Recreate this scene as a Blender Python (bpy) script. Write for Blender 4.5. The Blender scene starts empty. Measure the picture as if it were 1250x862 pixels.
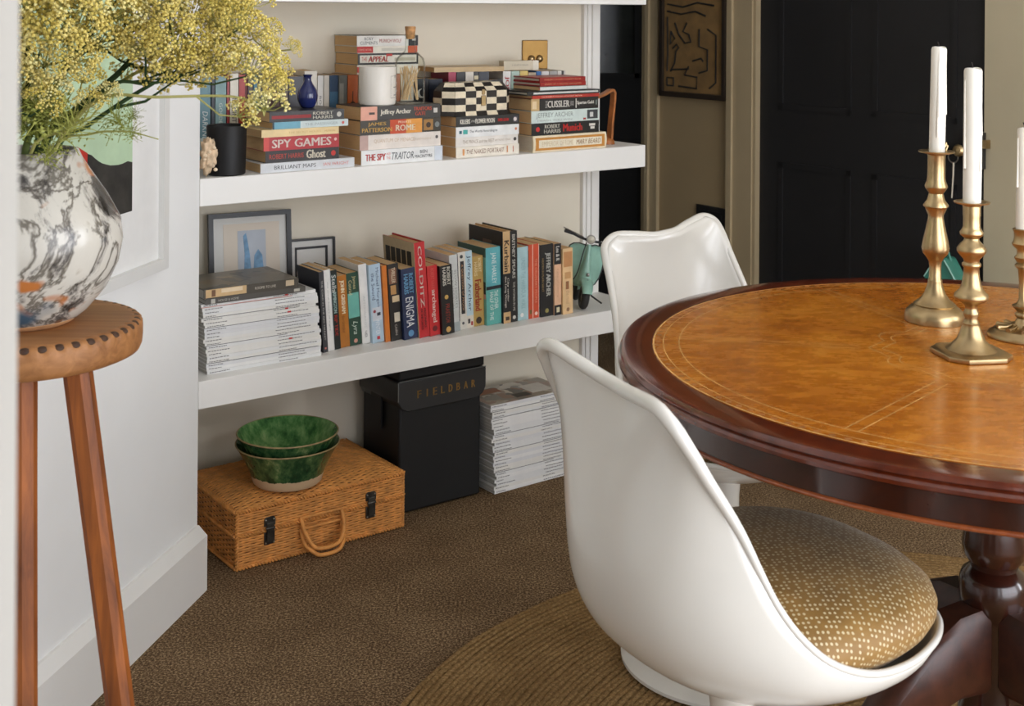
import bpy, bmesh, math, random
import numpy as np
from mathutils import Matrix, Vector

random.seed(7)
rng = np.random.default_rng(7)
scene = bpy.context.scene
COL = scene.collection
PI = math.pi

# ------------------------------------------------------------------ frames of the room
U = np.array([0.80666, 0.59103]); N = np.array([-0.59103, 0.80666])     # along the shelves / into the alcove
F0 = np.array([-0.6786, 2.8314])                                         # front left corner of the shelves
ANG = math.atan2(U[1], U[0])
WK = 0.149                                                              # the alcove's back wall closes in on the shelf front by this much per metre
UB = (U - N * WK) / math.hypot(1, WK); NB = np.array([-UB[1], UB[0]]); AB = F0 + N * (0.215 + WK * 1.303)
ANGB = math.atan2(UB[1], UB[0])
S0 = np.array([1.296, 3.570])                                            # hinge point on the far side wall (runs along N)
WL = np.array([math.sin(math.radians(12.1)), math.cos(math.radians(12.1))])   # left wall direction
NWL = np.array([WL[1], -WL[0]])

def P(s, t, z=0.0):
    q = F0 + U * s + N * t
    return Vector((q[0], q[1], z))

def B(q, off, z=0.0):        # q along the back wall from its left end, off in front of it
    p_ = AB + UB * q - NB * off
    return Vector((p_[0], p_[1], z))

# ------------------------------------------------------------------ camera, light, exposure
cam_d = bpy.data.cameras.new('camera')
cam = bpy.data.objects.new('camera', cam_d); COL.objects.link(cam)
cam_d.sensor_width = 36.0
cam_d.lens = 1586.0 / 1250.0 * 36.0
cam_d.shift_y = -(431.0 - 9.0) / 1250.0
cam_d.clip_start = 0.02
cam.matrix_world = Matrix.Translation((0, 0, 1.27)) @ Matrix.Rotation(PI / 2, 4, 'X') @ Matrix.Rotation(0.0066, 4, 'Z')
cam_d.dof.use_dof = True
cam_d.dof.focus_distance = 2.5
cam_d.dof.aperture_fstop = 11.0
scene.camera = cam

world = bpy.data.worlds.new('daylight'); scene.world = world
world.use_nodes = True
bg = world.node_tree.nodes['Background']
bg.inputs[0].default_value = (0.80, 0.90, 1.0, 1)
bg.inputs[1].default_value = 0.8

def area(name, loc, target, sx, sy, power, col):
    d = bpy.data.lights.new(name, 'AREA'); d.shape = 'RECTANGLE'; d.size = sx; d.size_y = sy
    d.energy = power; d.color = col
    o = bpy.data.objects.new(name, d); COL.objects.link(o)
    o.location = loc
    v = Vector(target) - Vector(loc)
    o.rotation_euler = v.to_track_quat('-Z', 'Y').to_euler()
    return o
area('window_and_fill_light', P(0.55, -3.16, 1.08), P(0.55, 0, 1.08), 1.65, 1.9, 42.0, (0.95, 0.985, 1.07))
area('window_and_fill_light', P(-1.0, -3.16, 1.08), P(-1.0, 0, 1.08), 0.9, 1.9, 11.0, (0.95, 0.985, 1.07))  # fill light added behind the camera to lift the lowest shelf
_k = S0 + N * -3.1 + U * -0.03
area('window_and_fill_light', (_k[0], _k[1], 1.20), (_k[0] - U[0], _k[1] - U[1], 1.20), 1.5, 1.7, 104.0, (0.95, 0.985, 1.07))

scene.view_settings.view_transform = 'Standard'
scene.view_settings.look = 'None'
scene.view_settings.gamma = 1.0
scene.view_settings.use_curve_mapping = False
scene.view_settings.exposure = 0.24
scene.cycles.use_denoising = True
scene.cycles.max_bounces = 12
scene.cycles.transparent_max_bounces = 24
scene.cycles.diffuse_bounces = 6
scene.cycles.sample_clamp_indirect = 6.0

# ------------------------------------------------------------------ materials
def lin(c):
    r = []
    for v in c[:3]:
        v = v / 255.0
        r.append(v / 12.92 if v <= 0.04045 else ((v + 0.055) / 1.055) ** 2.4)
    return (r[0], r[1], r[2], 1.0)

MATS = {}
def node_mat(name):
    m = bpy.data.materials.new(name); m.use_nodes = True
    nt = m.node_tree
    return m, nt, nt.nodes, nt.links, nt.nodes['Principled BSDF']

def coords(nt, kind='Object', scale=(1, 1, 1)):
    tc = nt.nodes.new('ShaderNodeTexCoord'); mp = nt.nodes.new('ShaderNodeMapping')
    mp.inputs['Scale'].default_value = scale
    nt.links.new(tc.outputs[kind], mp.inputs['Vector'])
    return mp.outputs['Vector']

def ramp(nt, fac, stops):
    r = nt.nodes.new('ShaderNodeValToRGB')
    e = r.color_ramp.elements
    while len(e) < len(stops): e.new(0.5)
    for k, (p, c) in enumerate(stops):
        e[k].position = p; e[k].color = lin(c) if len(c) == 3 else c
    nt.links.new(fac, r.inputs['Fac'])
    return r.outputs['Color']

def noise(nt, vec, scale, detail=4, rough=0.55, dist=0.0):
    n = nt.nodes.new('ShaderNodeTexNoise')
    n.inputs['Scale'].default_value = scale; n.inputs['Detail'].default_value = detail
    n.inputs['Roughness'].default_value = rough; n.inputs['Distortion'].default_value = dist
    nt.links.new(vec, n.inputs['Vector'])
    return n.outputs['Fac']

def bump(nt, bsdf, h, strength, dist=0.002):
    b = nt.nodes.new('ShaderNodeBump')
    b.inputs['Strength'].default_value = strength; b.inputs['Distance'].default_value = dist
    nt.links.new(h, b.inputs['Height']); nt.links.new(b.outputs['Normal'], bsdf.inputs['Normal'])

def pm(name, col, rough=0.6, var=0.06, scale=12.0, metal=0.0, coat=0.0, bmp=0.0, bscale=150.0, spec=0.5, sheen=0.0):
    if name in MATS: return MATS[name]
    m, nt, nd, lk, b = node_mat(name)
    v = coords(nt)
    f = noise(nt, v, scale)
    c0 = tuple(min(255, max(0, x * (1 - var))) for x in col); c1 = tuple(min(255, x * (1 + var)) for x in col)
    lk.new(ramp(nt, f, [(0.3, c0), (0.7, c1)]), b.inputs['Base Color'])
    b.inputs['Roughness'].default_value = rough; b.inputs['Metallic'].default_value = metal
    b.inputs['Coat Weight'].default_value = coat; b.inputs['Coat Roughness'].default_value = 0.12
    b.inputs['Specular IOR Level'].default_value = spec
    b.inputs['Sheen Weight'].default_value = sheen
    if bmp: bump(nt, b, noise(nt, v, bscale), bmp, 0.001)
    MATS[name] = m
    return m

def ink(col):
    return pm('print_%d_%d_%d' % tuple(int(x) for x in col), col, 0.5, 0.03, 60)

def wood(name, dark, light, axis='Z', scale=9.0, rough=0.35, coat=0.0, stretch=0.07, mottle=None):
    if name in MATS: return MATS[name]
    m, nt, nd, lk, b = node_mat(name)
    sc = {'X': (stretch, 1, 1), 'Y': (1, stretch, 1), 'Z': (1, 1, stretch), '': (1, 1, 1)}[axis]
    v = coords(nt, 'Object', sc)
    f = noise(nt, v, scale * 6, 6, 0.65, 0.6)
    g = noise(nt, coords(nt), scale * 0.6, 3)
    mx = nd.new('ShaderNodeMath'); mx.operation = 'MULTIPLY_ADD'; mx.inputs[1].default_value = 0.62
    lk.new(f, mx.inputs[0])
    m2 = nd.new('ShaderNodeMath'); m2.operation = 'MULTIPLY'; m2.inputs[1].default_value = 0.38
    lk.new(g, m2.inputs[0]); lk.new(m2.outputs[0], mx.inputs[2])
    lk.new(ramp(nt, mx.outputs[0], [(0.34, dark), (0.66, light)]), b.inputs['Base Color'])
    b.inputs['Roughness'].default_value = rough; b.inputs['Coat Weight'].default_value = coat
    b.inputs['Coat Roughness'].default_value = 0.1
    bump(nt, b, f, 0.12, 0.001)
    MATS[name] = m
    return m

white_wall = pm('white_wall_paint', (238, 238, 236), 0.75, 0.012, 3, bmp=0.04, bscale=300)
alcove_wall = pm('cream_wall_paint', (228, 219, 200), 0.75, 0.015, 3, bmp=0.04, bscale=300)
white_gloss = pm('white_satin_paint', (236, 234, 229), 0.42, 0.012, 4, bmp=0.02, bscale=120)
taupe_wall = pm('taupe_wall_paint', (158, 136, 100), 0.7, 0.03, 3, bmp=0.04, bscale=300)
taupe_trim = pm('taupe_satin_paint', (168, 150, 118), 0.4, 0.03, 4)
stone_wall = pm('stone_wall_paint', (178, 166, 138), 0.7, 0.02, 3, bmp=0.04, bscale=300)
black_paint = pm('black_door_paint', (31, 30, 30), 0.6, 0.06, 5, spec=0.3)
dark_room = pm('dark_hall_paint', (52, 49, 45), 0.7, 0.05, 3)

# ------------------------------------------------------------------ mesh helpers
class MB:
    def __init__(self): self.v = []; self.f = []
    def add(self, vs, fs):
        o = len(self.v); self.v += [tuple(map(float, p)) for p in vs]; self.f += [tuple(i + o for i in q) for q in fs]
        return self
    def box(self, x0, x1, y0, y1, z0, z1):
        vs = [(x0, y0, z0), (x1, y0, z0), (x1, y1, z0), (x0, y1, z0), (x0, y0, z1), (x1, y0, z1), (x1, y1, z1), (x0, y1, z1)]
        return self.add(vs, [(0, 3, 2, 1), (4, 5, 6, 7), (0, 1, 5, 4), (1, 2, 6, 5), (2, 3, 7, 6), (3, 0, 4, 7)])
    def prism(self, pts, z0, z1):
        a = 0.0
        for i in range(len(pts)):
            x0, y0 = pts[i][:2]; x1, y1 = pts[(i + 1) % len(pts)][:2]; a += x0 * y1 - x1 * y0
        if a < 0: pts = list(pts)[::-1]
        n = len(pts)
        vs = [(p[0], p[1], z0) for p in pts] + [(p[0], p[1], z1) for p in pts]
        fs = [tuple(range(n))[::-1], tuple(range(n, 2 * n))] + [(i, (i + 1) % n, n + (i + 1) % n, n + i) for i in range(n)]
        return self.add(vs, fs)
    def lathe(self, prof, seg=48, c=(0, 0, 0), caps=True):
        vs = []; fs = []; n = len(prof)
        for k in range(seg):
            a = 2 * PI * k / seg
            for r, z in prof: vs.append((c[0] + r * math.cos(a), c[1] + r * math.sin(a), c[2] + z))
        for k in range(seg):
            k2 = (k + 1) % seg
            for i in range(n - 1): fs.append((k * n + i, k2 * n + i, k2 * n + i + 1, k * n + i + 1))
        if caps:
            if prof[0][0] > 1e-6: fs.append(tuple(k * n for k in range(seg))[::-1])
            if prof[-1][0] > 1e-6: fs.append(tuple(k * n + n - 1 for k in range(seg)))
        return self.add(vs, fs)
    def tube(self, pts, r, seg=8, closed=False, caps=True):
        pts = [Vector(p) for p in pts]; n = len(pts)
        rs = r if isinstance(r, (list, tuple)) else [r] * n
        T = []
        for i in range(n):
            if closed: d = pts[(i + 1) % n] - pts[i - 1]
            else: d = pts[min(i + 1, n - 1)] - pts[max(i - 1, 0)]
            T.append(d.normalized() if d.length > 1e-9 else Vector((0, 0, 1)))
        up = Vector((0, 0, 1)) if abs(T[0].z) < 0.9 else Vector((1, 0, 0))
        nv = (up - T[0] * up.dot(T[0])).normalized()
        vs = []; fs = []
        for i in range(n):
            nv = nv - T[i] * nv.dot(T[i])
            nv = nv.normalized() if nv.length > 1e-9 else T[i].orthogonal().normalized()
            b = T[i].cross(nv)
            for k in range(seg):
                a = 2 * PI * k / seg
                vs.append(tuple(pts[i] + (nv * math.cos(a) + b * math.sin(a)) * rs[i]))
        m = n if closed else n - 1
        for i in range(m):
            j = (i + 1) % n
            for k in range(seg):
                k2 = (k + 1) % seg
                fs.append((i * seg + k, i * seg + k2, j * seg + k2, j * seg + k))
        if not closed and caps:
            fs.append(tuple(range(seg))[::-1]); fs.append(tuple((n - 1) * seg + k for k in range(seg)))
        return self.add(vs, fs)
    def loft(self, rings, close=True, caps=True):
        n = len(rings[0]); vs = [p for r in rings for p in r]; fs = []
        for i in range(len(rings) - 1):
            for k in range(n if close else n - 1):
                k2 = (k + 1) % n
                fs.append((i * n + k, i * n + k2, (i + 1) * n + k2, (i + 1) * n + k))
        if caps and close:
            fs.append(tuple(range(n))[::-1]); fs.append(tuple((len(rings) - 1) * n + k for k in range(n)))
        return self.add(vs, fs)
    def grid(self, V, cu=False, cv=False):
        a, b = V.shape[:2]; o = len(self.v)
        self.v += [tuple(p) for p in V.reshape(-1, 3).tolist()]
        for i in range(a if cu else a - 1):
            i2 = (i + 1) % a
            for j in range(b if cv else b - 1):
                j2 = (j + 1) % b
                self.f.append((o + i * b + j, o + i2 * b + j, o + i2 * b + j2, o + i * b + j2))
        return self
    def xf(self, M):
        self.v = [tuple(M @ Vector(p)) for p in self.v]; return self
    def mesh(self, name, mat=None, smooth=None, fix=False):
        me = bpy.data.meshes.new(name); me.from_pydata(self.v, [], self.f); me.update()
        if fix:
            bm = bmesh.new(); bm.from_mesh(me); bmesh.ops.recalc_face_normals(bm, faces=bm.faces); bm.to_mesh(me); bm.free()
        if smooth is not None:
            me.polygons.foreach_set('use_smooth', [True] * len(me.polygons))
            if smooth < 179: me.set_sharp_from_angle(angle=math.radians(smooth))
        if mat: me.materials.append(mat)
        return me
    def obj(self, name, mat=None, parent=None, smooth=None, bevel=0, fix=False):
        o = bpy.data.objects.new(name, self.mesh(name, mat, smooth, fix)); COL.objects.link(o)
        if parent: o.parent = parent
        if bevel:
            b = o.modifiers.new('bevel', 'BEVEL'); b.width = bevel; b.segments = 2; b.limit_method = 'ANGLE'
            o.data.polygons.foreach_set('use_smooth', [True] * len(o.data.polygons))
            o.data.set_sharp_from_angle(angle=math.radians(50))
        return o

def tag(o, label, cat, group=None):
    o['label'] = label; o['category'] = cat
    if group: o['group'] = group
    return o
def thing(name, label, cat, M=None, group=None):
    o = bpy.data.objects.new(name, None); COL.objects.link(o); o.empty_display_size = 0.05
    if M is not None: o.matrix_world = M if isinstance(M, Matrix) else Matrix.Translation(M)
    return tag(o, label, cat, group)
def struct(o):
    o['kind'] = 'structure'; return o
def stuff(o):
    o['kind'] = 'stuff'; return o
def copy_tree(root, M, label=None, group=None):
    r = root.copy(); COL.objects.link(r); r.matrix_world = M
    if label: r['label'] = label
    if group: r['group'] = group
    for ch in root.children:
        c = ch.copy(); COL.objects.link(c); c.parent = r
        for g in ch.children:
            d = g.copy(); COL.objects.link(d); d.parent = c
    return r
def at(s, t, z, dz=0.0):
    return Matrix.Translation(P(s, t, z)) @ Matrix.Rotation(ANG + dz, 4, 'Z')
def atb(q, off, z, dz=0.0):
    return Matrix.Translation(B(q, off, z)) @ Matrix.Rotation(ANGB + dz, 4, 'Z')
def catmull(pts, n=8, closed=False):
    pts = [np.array(p, float) for p in pts]; m = len(pts); out = []
    for i in range(m if closed else m - 1):
        if closed: a, b, c, d = pts[i - 1], pts[i], pts[(i + 1) % m], pts[(i + 2) % m]
        else: a, b, c, d = pts[max(i - 1, 0)], pts[i], pts[i + 1], pts[min(i + 2, m - 1)]
        for t in np.linspace(0, 1, n, endpoint=False):
            out.append(.5 * ((2 * b) + (-a + c) * t + (2 * a - 5 * b + 4 * c - d) * t * t + (-a + 3 * b - 3 * c + d) * t ** 3))
    if not closed: out.append(pts[-1])
    return out

TEXT = {}
def text_pts(s, bold=0.0, shear=0.0):
    key = (s, bold, shear)
    if key not in TEXT:
        cu = bpy.data.curves.new('lettering', 'FONT'); cu.body = s; cu.resolution_u = 2; cu.offset = bold; cu.shear = shear
        cu.fill_mode = 'FRONT'
        o = bpy.data.objects.new('lettering', cu)
        me = bpy.data.meshes.new_from_object(o)
        v = [tuple(p.co) for p in me.vertices]; f = [tuple(p.vertices) for p in me.polygons]
        bpy.data.objects.remove(o); bpy.data.curves.remove(cu); bpy.data.meshes.remove(me)
        xs = [p[0] for p in v]; ys = [p[1] for p in v]
        TEXT[key] = (v, f, min(xs), max(xs), min(ys), max(ys))
    return TEXT[key]
def text_mb(s, w, h, bold=0.0, shear=0.0):      # bold lettering is the same outline laid down again a hair to each side
    v, f, x0, x1, y0, y1 = text_pts(s, 0.0, shear)
    sx, sy = w / (x1 - x0), h / (y1 - y0)
    b = MB(); base = [((p[0] - (x0 + x1) / 2) * sx, (p[1] - (y0 + y1) / 2) * sy, 0.0) for p in v]
    for d in ((0.0,) if bold <= 0 else (-0.045 * h, 0.0, 0.045 * h)): b.add([(x + d, y, z_) for x, y, z_ in base], f)
    return b

# ------------------------------------------------------------------ room shell
def carpet_mat():
    m, nt, nd, lk, b = node_mat('brown_boucle_carpet')
    v = coords(nt, 'Object')
    vo = nd.new('ShaderNodeTexVoronoi'); vo.inputs['Scale'].default_value = 330; lk.new(v, vo.inputs['Vector'])
    mp = nd.new('ShaderNodeMapping'); mp.inputs['Scale'].default_value = (1, 1, 1); mp.inputs['Rotation'].default_value = (0, 0, ANG + 0.2)
    lk.new(v, mp.inputs['Vector'])
    n1 = noise(nt, v, 210, 3, 0.75); n2 = noise(nt, v, 7, 3)
    col = ramp(nt, n1, [(0.34, (62, 46, 33)), (0.5, (118, 94, 68)), (0.64, (190, 164, 128))])
    mx = nd.new('ShaderNodeMix'); mx.data_type = 'RGBA'; mx.blend_type = 'MULTIPLY'; mx.inputs[0].default_value = 0.5
    lk.new(col, mx.inputs[6]); lk.new(ramp(nt, n2, [(0.35, (200, 195, 190)), (0.65, (255, 255, 255))]), mx.inputs[7])
    lk.new(mx.outputs[2], b.inputs['Base Color'])
    b.inputs['Roughness'].default_value = 0.95; b.inputs['Specular IOR Level'].default_value = 0.1
    bump(nt, b, n1, 0.7, 0.004)
    return m
carpet = carpet_mat()
fl = MB().box(-3.5, 5.0, -3.0, 7.0, -0.08, 0.0).obj('floor', carpet); struct(fl)
ce = MB().box(-3.5, 5.0, -3.0, 7.0, 2.6, 2.7).obj('ceiling', white_wall); struct(ce)

# left wall: splayed face that ends at the alcove corner
c0 = F0; c1 = F0 - WL * 4.9
wl = MB().prism([c0, c1, c1 - NWL * 0.3, c0 - NWL * 0.55, F0 + N * 0.46 - U * 0.012, F0 + N * 0.46], 0, 2.6).obj('wall_left', white_wall); struct(wl)
bb = MB()
o_ = NWL * 0.026; o2 = NWL * 0.006
e0 = F0 - WL * 0.004
bb.loft([[tuple(e0 - WL * k) + (0.0,), tuple(e0 - WL * k + o_) + (0.0,), tuple(e0 - WL * k + o_) + (0.119,), tuple(e0 - WL * k + o2) + (0.139,), tuple(e0 - WL * k) + (0.139,)] for k in (0.0, 4.8)])
struct(bb.obj('baseboard_left', white_gloss, fix=True))

def fbox(s0, s1, t0, t1, z0, z1, mb=None):
    mb = mb or MB()
    return mb.prism([P(s0, t0), P(s1, t0), P(s1, t1), P(s0, t1)], z0, z1)
struct(MB().prism([B(-0.02, 0), B(1.3174, 0), B(1.3174, -0.10), B(-0.02, -0.10)], 0, 2.6).obj('wall_back', alcove_wall))
tr = MB()
for a, b_, d in ((1.252, 1.303, 0.006), (1.263, 1.300, 0.011), (1.276, 1.303, 0.017)):
    fbox(a, b_, 0.215 - d, 0.235, 0, 2.6, tr)
struct(tr.obj('trim_1', white_gloss))

# window wall behind and right of the camera, with its opening
ww = MB()
fbox(-3.3, -1.5, -3.45, -3.2, 0, 2.6, ww); fbox(-0.5, -0.3, -3.45, -3.2, 0, 2.6, ww); fbox(1.4, 2.1, -3.45, -3.2, 0, 2.6, ww)
for a, b_, zb_ in ((-0.3, 1.4, 0.1), (-1.5, -0.5, 0.1)):  # second opening is added for the fill light
    fbox(a, b_, -3.45, -3.2, 0, zb_, ww); fbox(a, b_, -3.45, -3.2, 2.06, 2.6, ww)
struct(ww.obj('wall_window', white_wall))
def window(nm, fn, a, b_, zb_, o0, o1):
    wf = MB()
    for x0, x1, z0, z1 in ((a, a + .05, zb_, 2.07), (b_ - .05, b_, zb_, 2.07), (a, b_, zb_, zb_ + .05), (a, b_, 2.02, 2.07), (a, b_, 1.2, 1.24), ((a + b_) / 2 - .02, (a + b_) / 2 + .02, zb_, 2.07)):
        fn(x0, x1, o0, o1, z0, z1, wf)
    struct(wf.obj(nm, white_gloss))
window('window_1', fbox, -0.3, 1.4, 0.10, -3.36, -3.30)
window('fill_window', fbox, -1.5, -0.5, 0.10, -3.36, -3.30)  # frame round the added fill light, no window known here

# far side wall (runs along N from S0); k measured from S0 toward the back
def W(k, off=0.0, z=0.0):
    q = S0 + N * k + U * off
    return Vector((q[0], q[1], z))
def wbox(k0, k1, o0, o1, z0, z1, mb=None):
    mb = mb or MB()
    return mb.prism([W(k0, o0), W(k1, o0), W(k1, o1), W(k0, o1)], z0, z1)
sw = MB(); wbox(-4.3, -3.88, 0, 0.15, 0, 2.6, sw); wbox(-2.32, -0.004, 0, 0.15, 0, 2.6, sw)
wbox(-3.88, -2.32, 0, 0.15, 0, 0.32, sw); wbox(-3.88, -2.32, 0, 0.15, 2.08, 2.6, sw)
window('window_2', wbox, -3.88, -2.32, 0.32, 0.06, 0.11)
struct(sw.obj('wall_right', stone_wall))
struct(wbox(0.84, 1.381, 0.0, 0.15, 0, 2.6).obj('wall_side', taupe_wall))
struct(wbox(-0.004, 0.84, 0.02, 0.15, 2.05, 2.6).obj('wall_above', taupe_wall))
c = MB(); wbox(0.845, 0.945, -0.016, 0.0, 0, 2.1, c); wbox(0.928, 0.95, -0.026, 0.0, 0, 2.1, c); wbox(0.833, 0.852, -0.010, 0.02, 0, 2.06, c)
struct(c.obj('trim_2', taupe_trim))
c = MB(); wbox(1.300, 1.345, -0.014, 0.0, 0, 2.1, c); wbox(1.338, 1.356, -0.024, 0, 0, 2.1, c); wbox(1.36, 1.384, -0.012, 0.15, 0, 2.1, c)
struct(c.obj('trim_3', taupe_trim))

# black closed door in the side wall
d = MB(); wbox(-0.004, 0.833, 0.012, 0.052, 0.005, 2.05, d)
door1 = struct(d.obj('door_1', black_paint))
for k0, k1, z0, z1 in ((0.09, 0.38, 0.15, 0.78), (0.46, 0.75, 0.15, 0.78), (0.09, 0.38, 0.95, 1.92), (0.46, 0.75, 0.95, 1.92)):
    q = MB()
    for a in ((k0, k1, z0, z0 + 0.018), (k0, k1, z1 - 0.018, z1), (k0, k0 + 0.018, z0, z1), (k1 - 0.018, k1, z0, z1)):
        wbox(a[0], a[1], 0.008, 0.012, a[2], a[3], q)
    q.obj('panel_moulding', black_paint, door1)
brass = pm('aged_brass', (178, 154, 114), 0.33, 0.10, 25, metal=1.0)
lockm = pm('black_iron_lock', (40, 38, 36), 0.4, 0.1, 20)
lk_ = wbox(-0.010, 0.05, -0.016, 0.012, 0.835, 0.935).obj('lock_case', lockm, door1)
wbox(-0.024, -0.002, -0.02, -0.001, 0.893, 0.916).obj('latch_bolt', brass, lk_)
kn = MB(); kn.lathe([(0.0, 0), (0.012, 0.0), (0.008, 0.012), (0.011, 0.02), (0.022, 0.03), (0.025, 0.042), (0.018, 0.052), (0.0, 0.055)], 24)
kn.xf(Matrix.Translation(W(0.066, 0.012, 0.880)) @ Matrix.Scale(0.7, 4) @ Matrix.Rotation(ANG + PI, 4, 'Z') @ Matrix.Rotation(PI / 2, 4, 'Y'))
kn.obj('door_knob', brass, door1, smooth=40)

# key with a tassel hanging from the lock
key = thing('door_key', 'small key on a ring with a thin pale tassel, hanging from the black door', 'key', W(0.085, -0.004, 0.86))
Rk = Matrix.Rotation(ANG - PI / 2, 4, 'Z')
steel = pm('dull_steel', (150, 145, 135), 0.35, 0.08, 30, metal=1.0)
kk = MB(); kk.tube([(0.016 * math.cos(a), -0.008, 0.016 * math.sin(a)) for a in np.linspace(0, 2 * PI, 20, endpoint=False)], 0.0022, 6, True)
kk.tube([(0, -0.008, 0.014), (0, 0.012, 0.024)], 0.003, 6); kk.xf(Rk)
kk.obj('key_ring', steel, key, smooth=60)
kk = MB(); kk.tube([(0.002, -0.009, -0.016), (0.001, -0.009, -0.05), (-0.003, -0.009, -0.115)], [0.0028, 0.0026, 0.002], 6); kk.xf(Rk)
kk.obj('tassel', pm('pale_cord', (190, 180, 160), 0.8), key, smooth=60)

# hall beyond: dark panelled door, end walls
struct(MB().box(-2.2, 3.2, 5.95, 6.05, 0, 2.6).obj('wall_hall', dark_room))
struct(MB().box(-2.3, -2.2, 3.2, 6.05, 0, 2.6).obj('wall_hall_left', dark_room))
dd = MB(); dd.box(-0.22, 0.66, 5.40, 5.44, 0.005, 2.05)
door2 = struct(dd.obj('door_2', black_paint))
for x0, x1, z0, z1 in ((-0.12, 0.17, 0.15, 0.72), (0.27, 0.56, 0.15, 0.72), (-0.12, 0.17, 0.98, 1.9), (0.27, 0.53, 0.98, 1.9)):
    q = MB()
    for a in ((x0, x1, z0, z0 + 0.02), (x0, x1, z1 - 0.02, z1), (x0, x0 + 0.02, z0, z1), (x1 - 0.02, x1, z0, z1)):
        q.box(a[0], a[1], 5.388, 5.40, a[2], a[3])
    q.obj('panel_moulding', black_paint, door2)
    if z0 > 0.9:
        MB().box(x0 + 0.02, x1 - 0.02, 5.396, 5.4, z0 + 0.02, z1 - 0.02).obj('glass_pane', pm('dark_old_glass', (40, 42, 38), 0.16, 0.25, 6, bmp=0.2, bscale=14), door2)

# near door jamb at the left of the camera, its shade put into the paint colour
struct(MB().box(-0.42, -0.2085, -0.4, 0.55, 0, 2.6).obj('wall_near', pm('shade_toned_jamb_paint', (180, 177, 170), 0.6, 0.012, 4)))

struct(MB().box(0.325, 0.55, -0.5, 0.45, 0, 2.6).obj('jamb_shade_wall', white_gloss))  # unseen wall added to keep window light off the near jamb

# ------------------------------------------------------------------ framed picture on the left wall
def Lw(m, off, z):
    q = F0 - WL * m + NWL * off
    return Vector((q[0], q[1], z))
def lbox(m0, m1, o0, o1, z0, z1, mb=None):
    mb = mb or MB()
    return mb.prism([Lw(m0, o0, 0), Lw(m1, o0, 0), Lw(m1, o1, 0), Lw(m0, o1, 0)], z0, z1)
fr = thing('framed_picture', 'large white framed abstract print of mint, black and red on left wall behind the vase', 'picture', Lw(0.6, 0.02, 0.74))
Mi = fr.matrix_world.inverted()
def part(mb, name, mat, root, **k):
    mb.xf(root.matrix_world.inverted()); return mb.obj(name, mat, root, **k)
frame_white = pm('white_frame_lacquer', (222, 221, 217), 0.35, 0.01, 8)
q = MB(); z0, z1, m0, m1 = 0.738, 1.60, 0.200, 0.98
lbox(m0 + 0.022, m1 - 0.022, 0.0, 0.030, z0, z0 + 0.022, q); lbox(m0 + 0.022, m1 - 0.022, 0.0, 0.030, z1 - 0.022, z1, q); lbox(m0, m0 + 0.022, 0, 0.030, z0, z1, q); lbox(m1 - 0.022, m1, 0, 0.030, z0, z1, q)
part(q, 'frame', frame_white, fr)
part(lbox(m0 + 0.014, m1 - 0.014, 0.004, 0.018, z0 + 0.014, z1 - 0.014), 'mount', pm('white_mount_board', (226, 225, 222), 0.8, 0.01, 30), fr)
part(lbox(0.332, 0.87, 0.018, 0.0192, 0.873, 1.47), 'print_sheet', pm('mint_print', (178, 202, 168), 0.7, 0.06, 9), fr)
def lpoly(pts, off, mb):
    n = len(pts); mb.add([Lw(m, off, z) for m, z in pts], [tuple(range(n))[::-1]]); return mb
pts = [(0.332, 0.873), (0.70, 0.873), (0.70, 0.99), (0.52, 1.01), (0.496, 1.001), (0.482, 0.997), (0.470, 0.990), (0.459, 0.984), (0.445, 0.978), (0.430, 0.974), (0.415, 0.9705), (0.400, 0.969), (0.385, 0.968), (0.370, 0.9685), (0.350, 0.971), (0.332, 0.967)]
part(lpoly(pts, 0.0194, MB()), 'black_shape', pm('black_brushed_ink', (44, 42, 38), 0.7, 0.35, 22), fr)
part(lpoly([(0.497, 0.95), (0.62, 0.95), (0.62, 1.024), (0.53, 1.017), (0.496, 1.002)], 0.0196, MB()), 'red_shape', pm('red_print', (176, 42, 30), 0.7, 0.08, 20), fr)

# ------------------------------------------------------------------ art and sockets on the side wall
ar = thing('wall_art', 'dark framed tan panel with black maze lines, hung on taupe wall beside the black door', 'picture', W(1.1, 0.0, 0.96))
q = MB(); k0, k1, z0, z1 = 0.955, 1.273, 0.962, 1.60
wbox(k0, k1, -0.03, 0, z0, z0 + 0.018, q); wbox(k0, k1, -0.03, 0, z1 - 0.018, z1, q); wbox(k0, k0 + 0.014, -0.03, 0, z0, z1, q); wbox(k1 - 0.014, k1, -0.03, 0, z0, z1, q)
part(q, 'frame', pm('dark_walnut_frame', (44, 34, 24), 0.5, 0.15, 20), ar)
part(wbox(k0 + 0.012, k1 - 0.012, -0.018, -0.002, z0 + 0.016, z1 - 0.016), 'panel', pm('tan_woven_panel', (128, 98, 56), 0.9, 0.12, 14, bmp=0.3, bscale=260), ar)
q = MB()
def line(pts):
    q.tube([W(1.255 - a, -0.019, 1.0 + b) for a, b in pts], 0.0033, 5)
line([(0.012, 0.0), (0.012, 0.028), (0.045, 0.028), (0.045, 0.0), (0.012, 0.0)])
line([(0.012, 0.05), (0.015, 0.12), (0.012, 0.24)]); line([(0.07, 0.0), (0.16, -0.004), (0.16, 0.035), (0.10, 0.04), (0.12, 0.07)])
line([(0.03, 0.055), (0.10, 0.06), (0.12, 0.062)]); line([(0.03, 0.05), (0.05, 0.08), (0.055, 0.12), (0.07, 0.135), (0.06, 0.145), (0.04, 0.13)])
line([(0.03, 0.19), (0.05, 0.165), (0.028, 0.145), (0.03, 0.19)]); line([(0.05, 0.22), (0.07, 0.18), (0.10, 0.15), (0.13, 0.155), (0.12, 0.18), (0.09, 0.19), (0.11, 0.22)])
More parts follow.
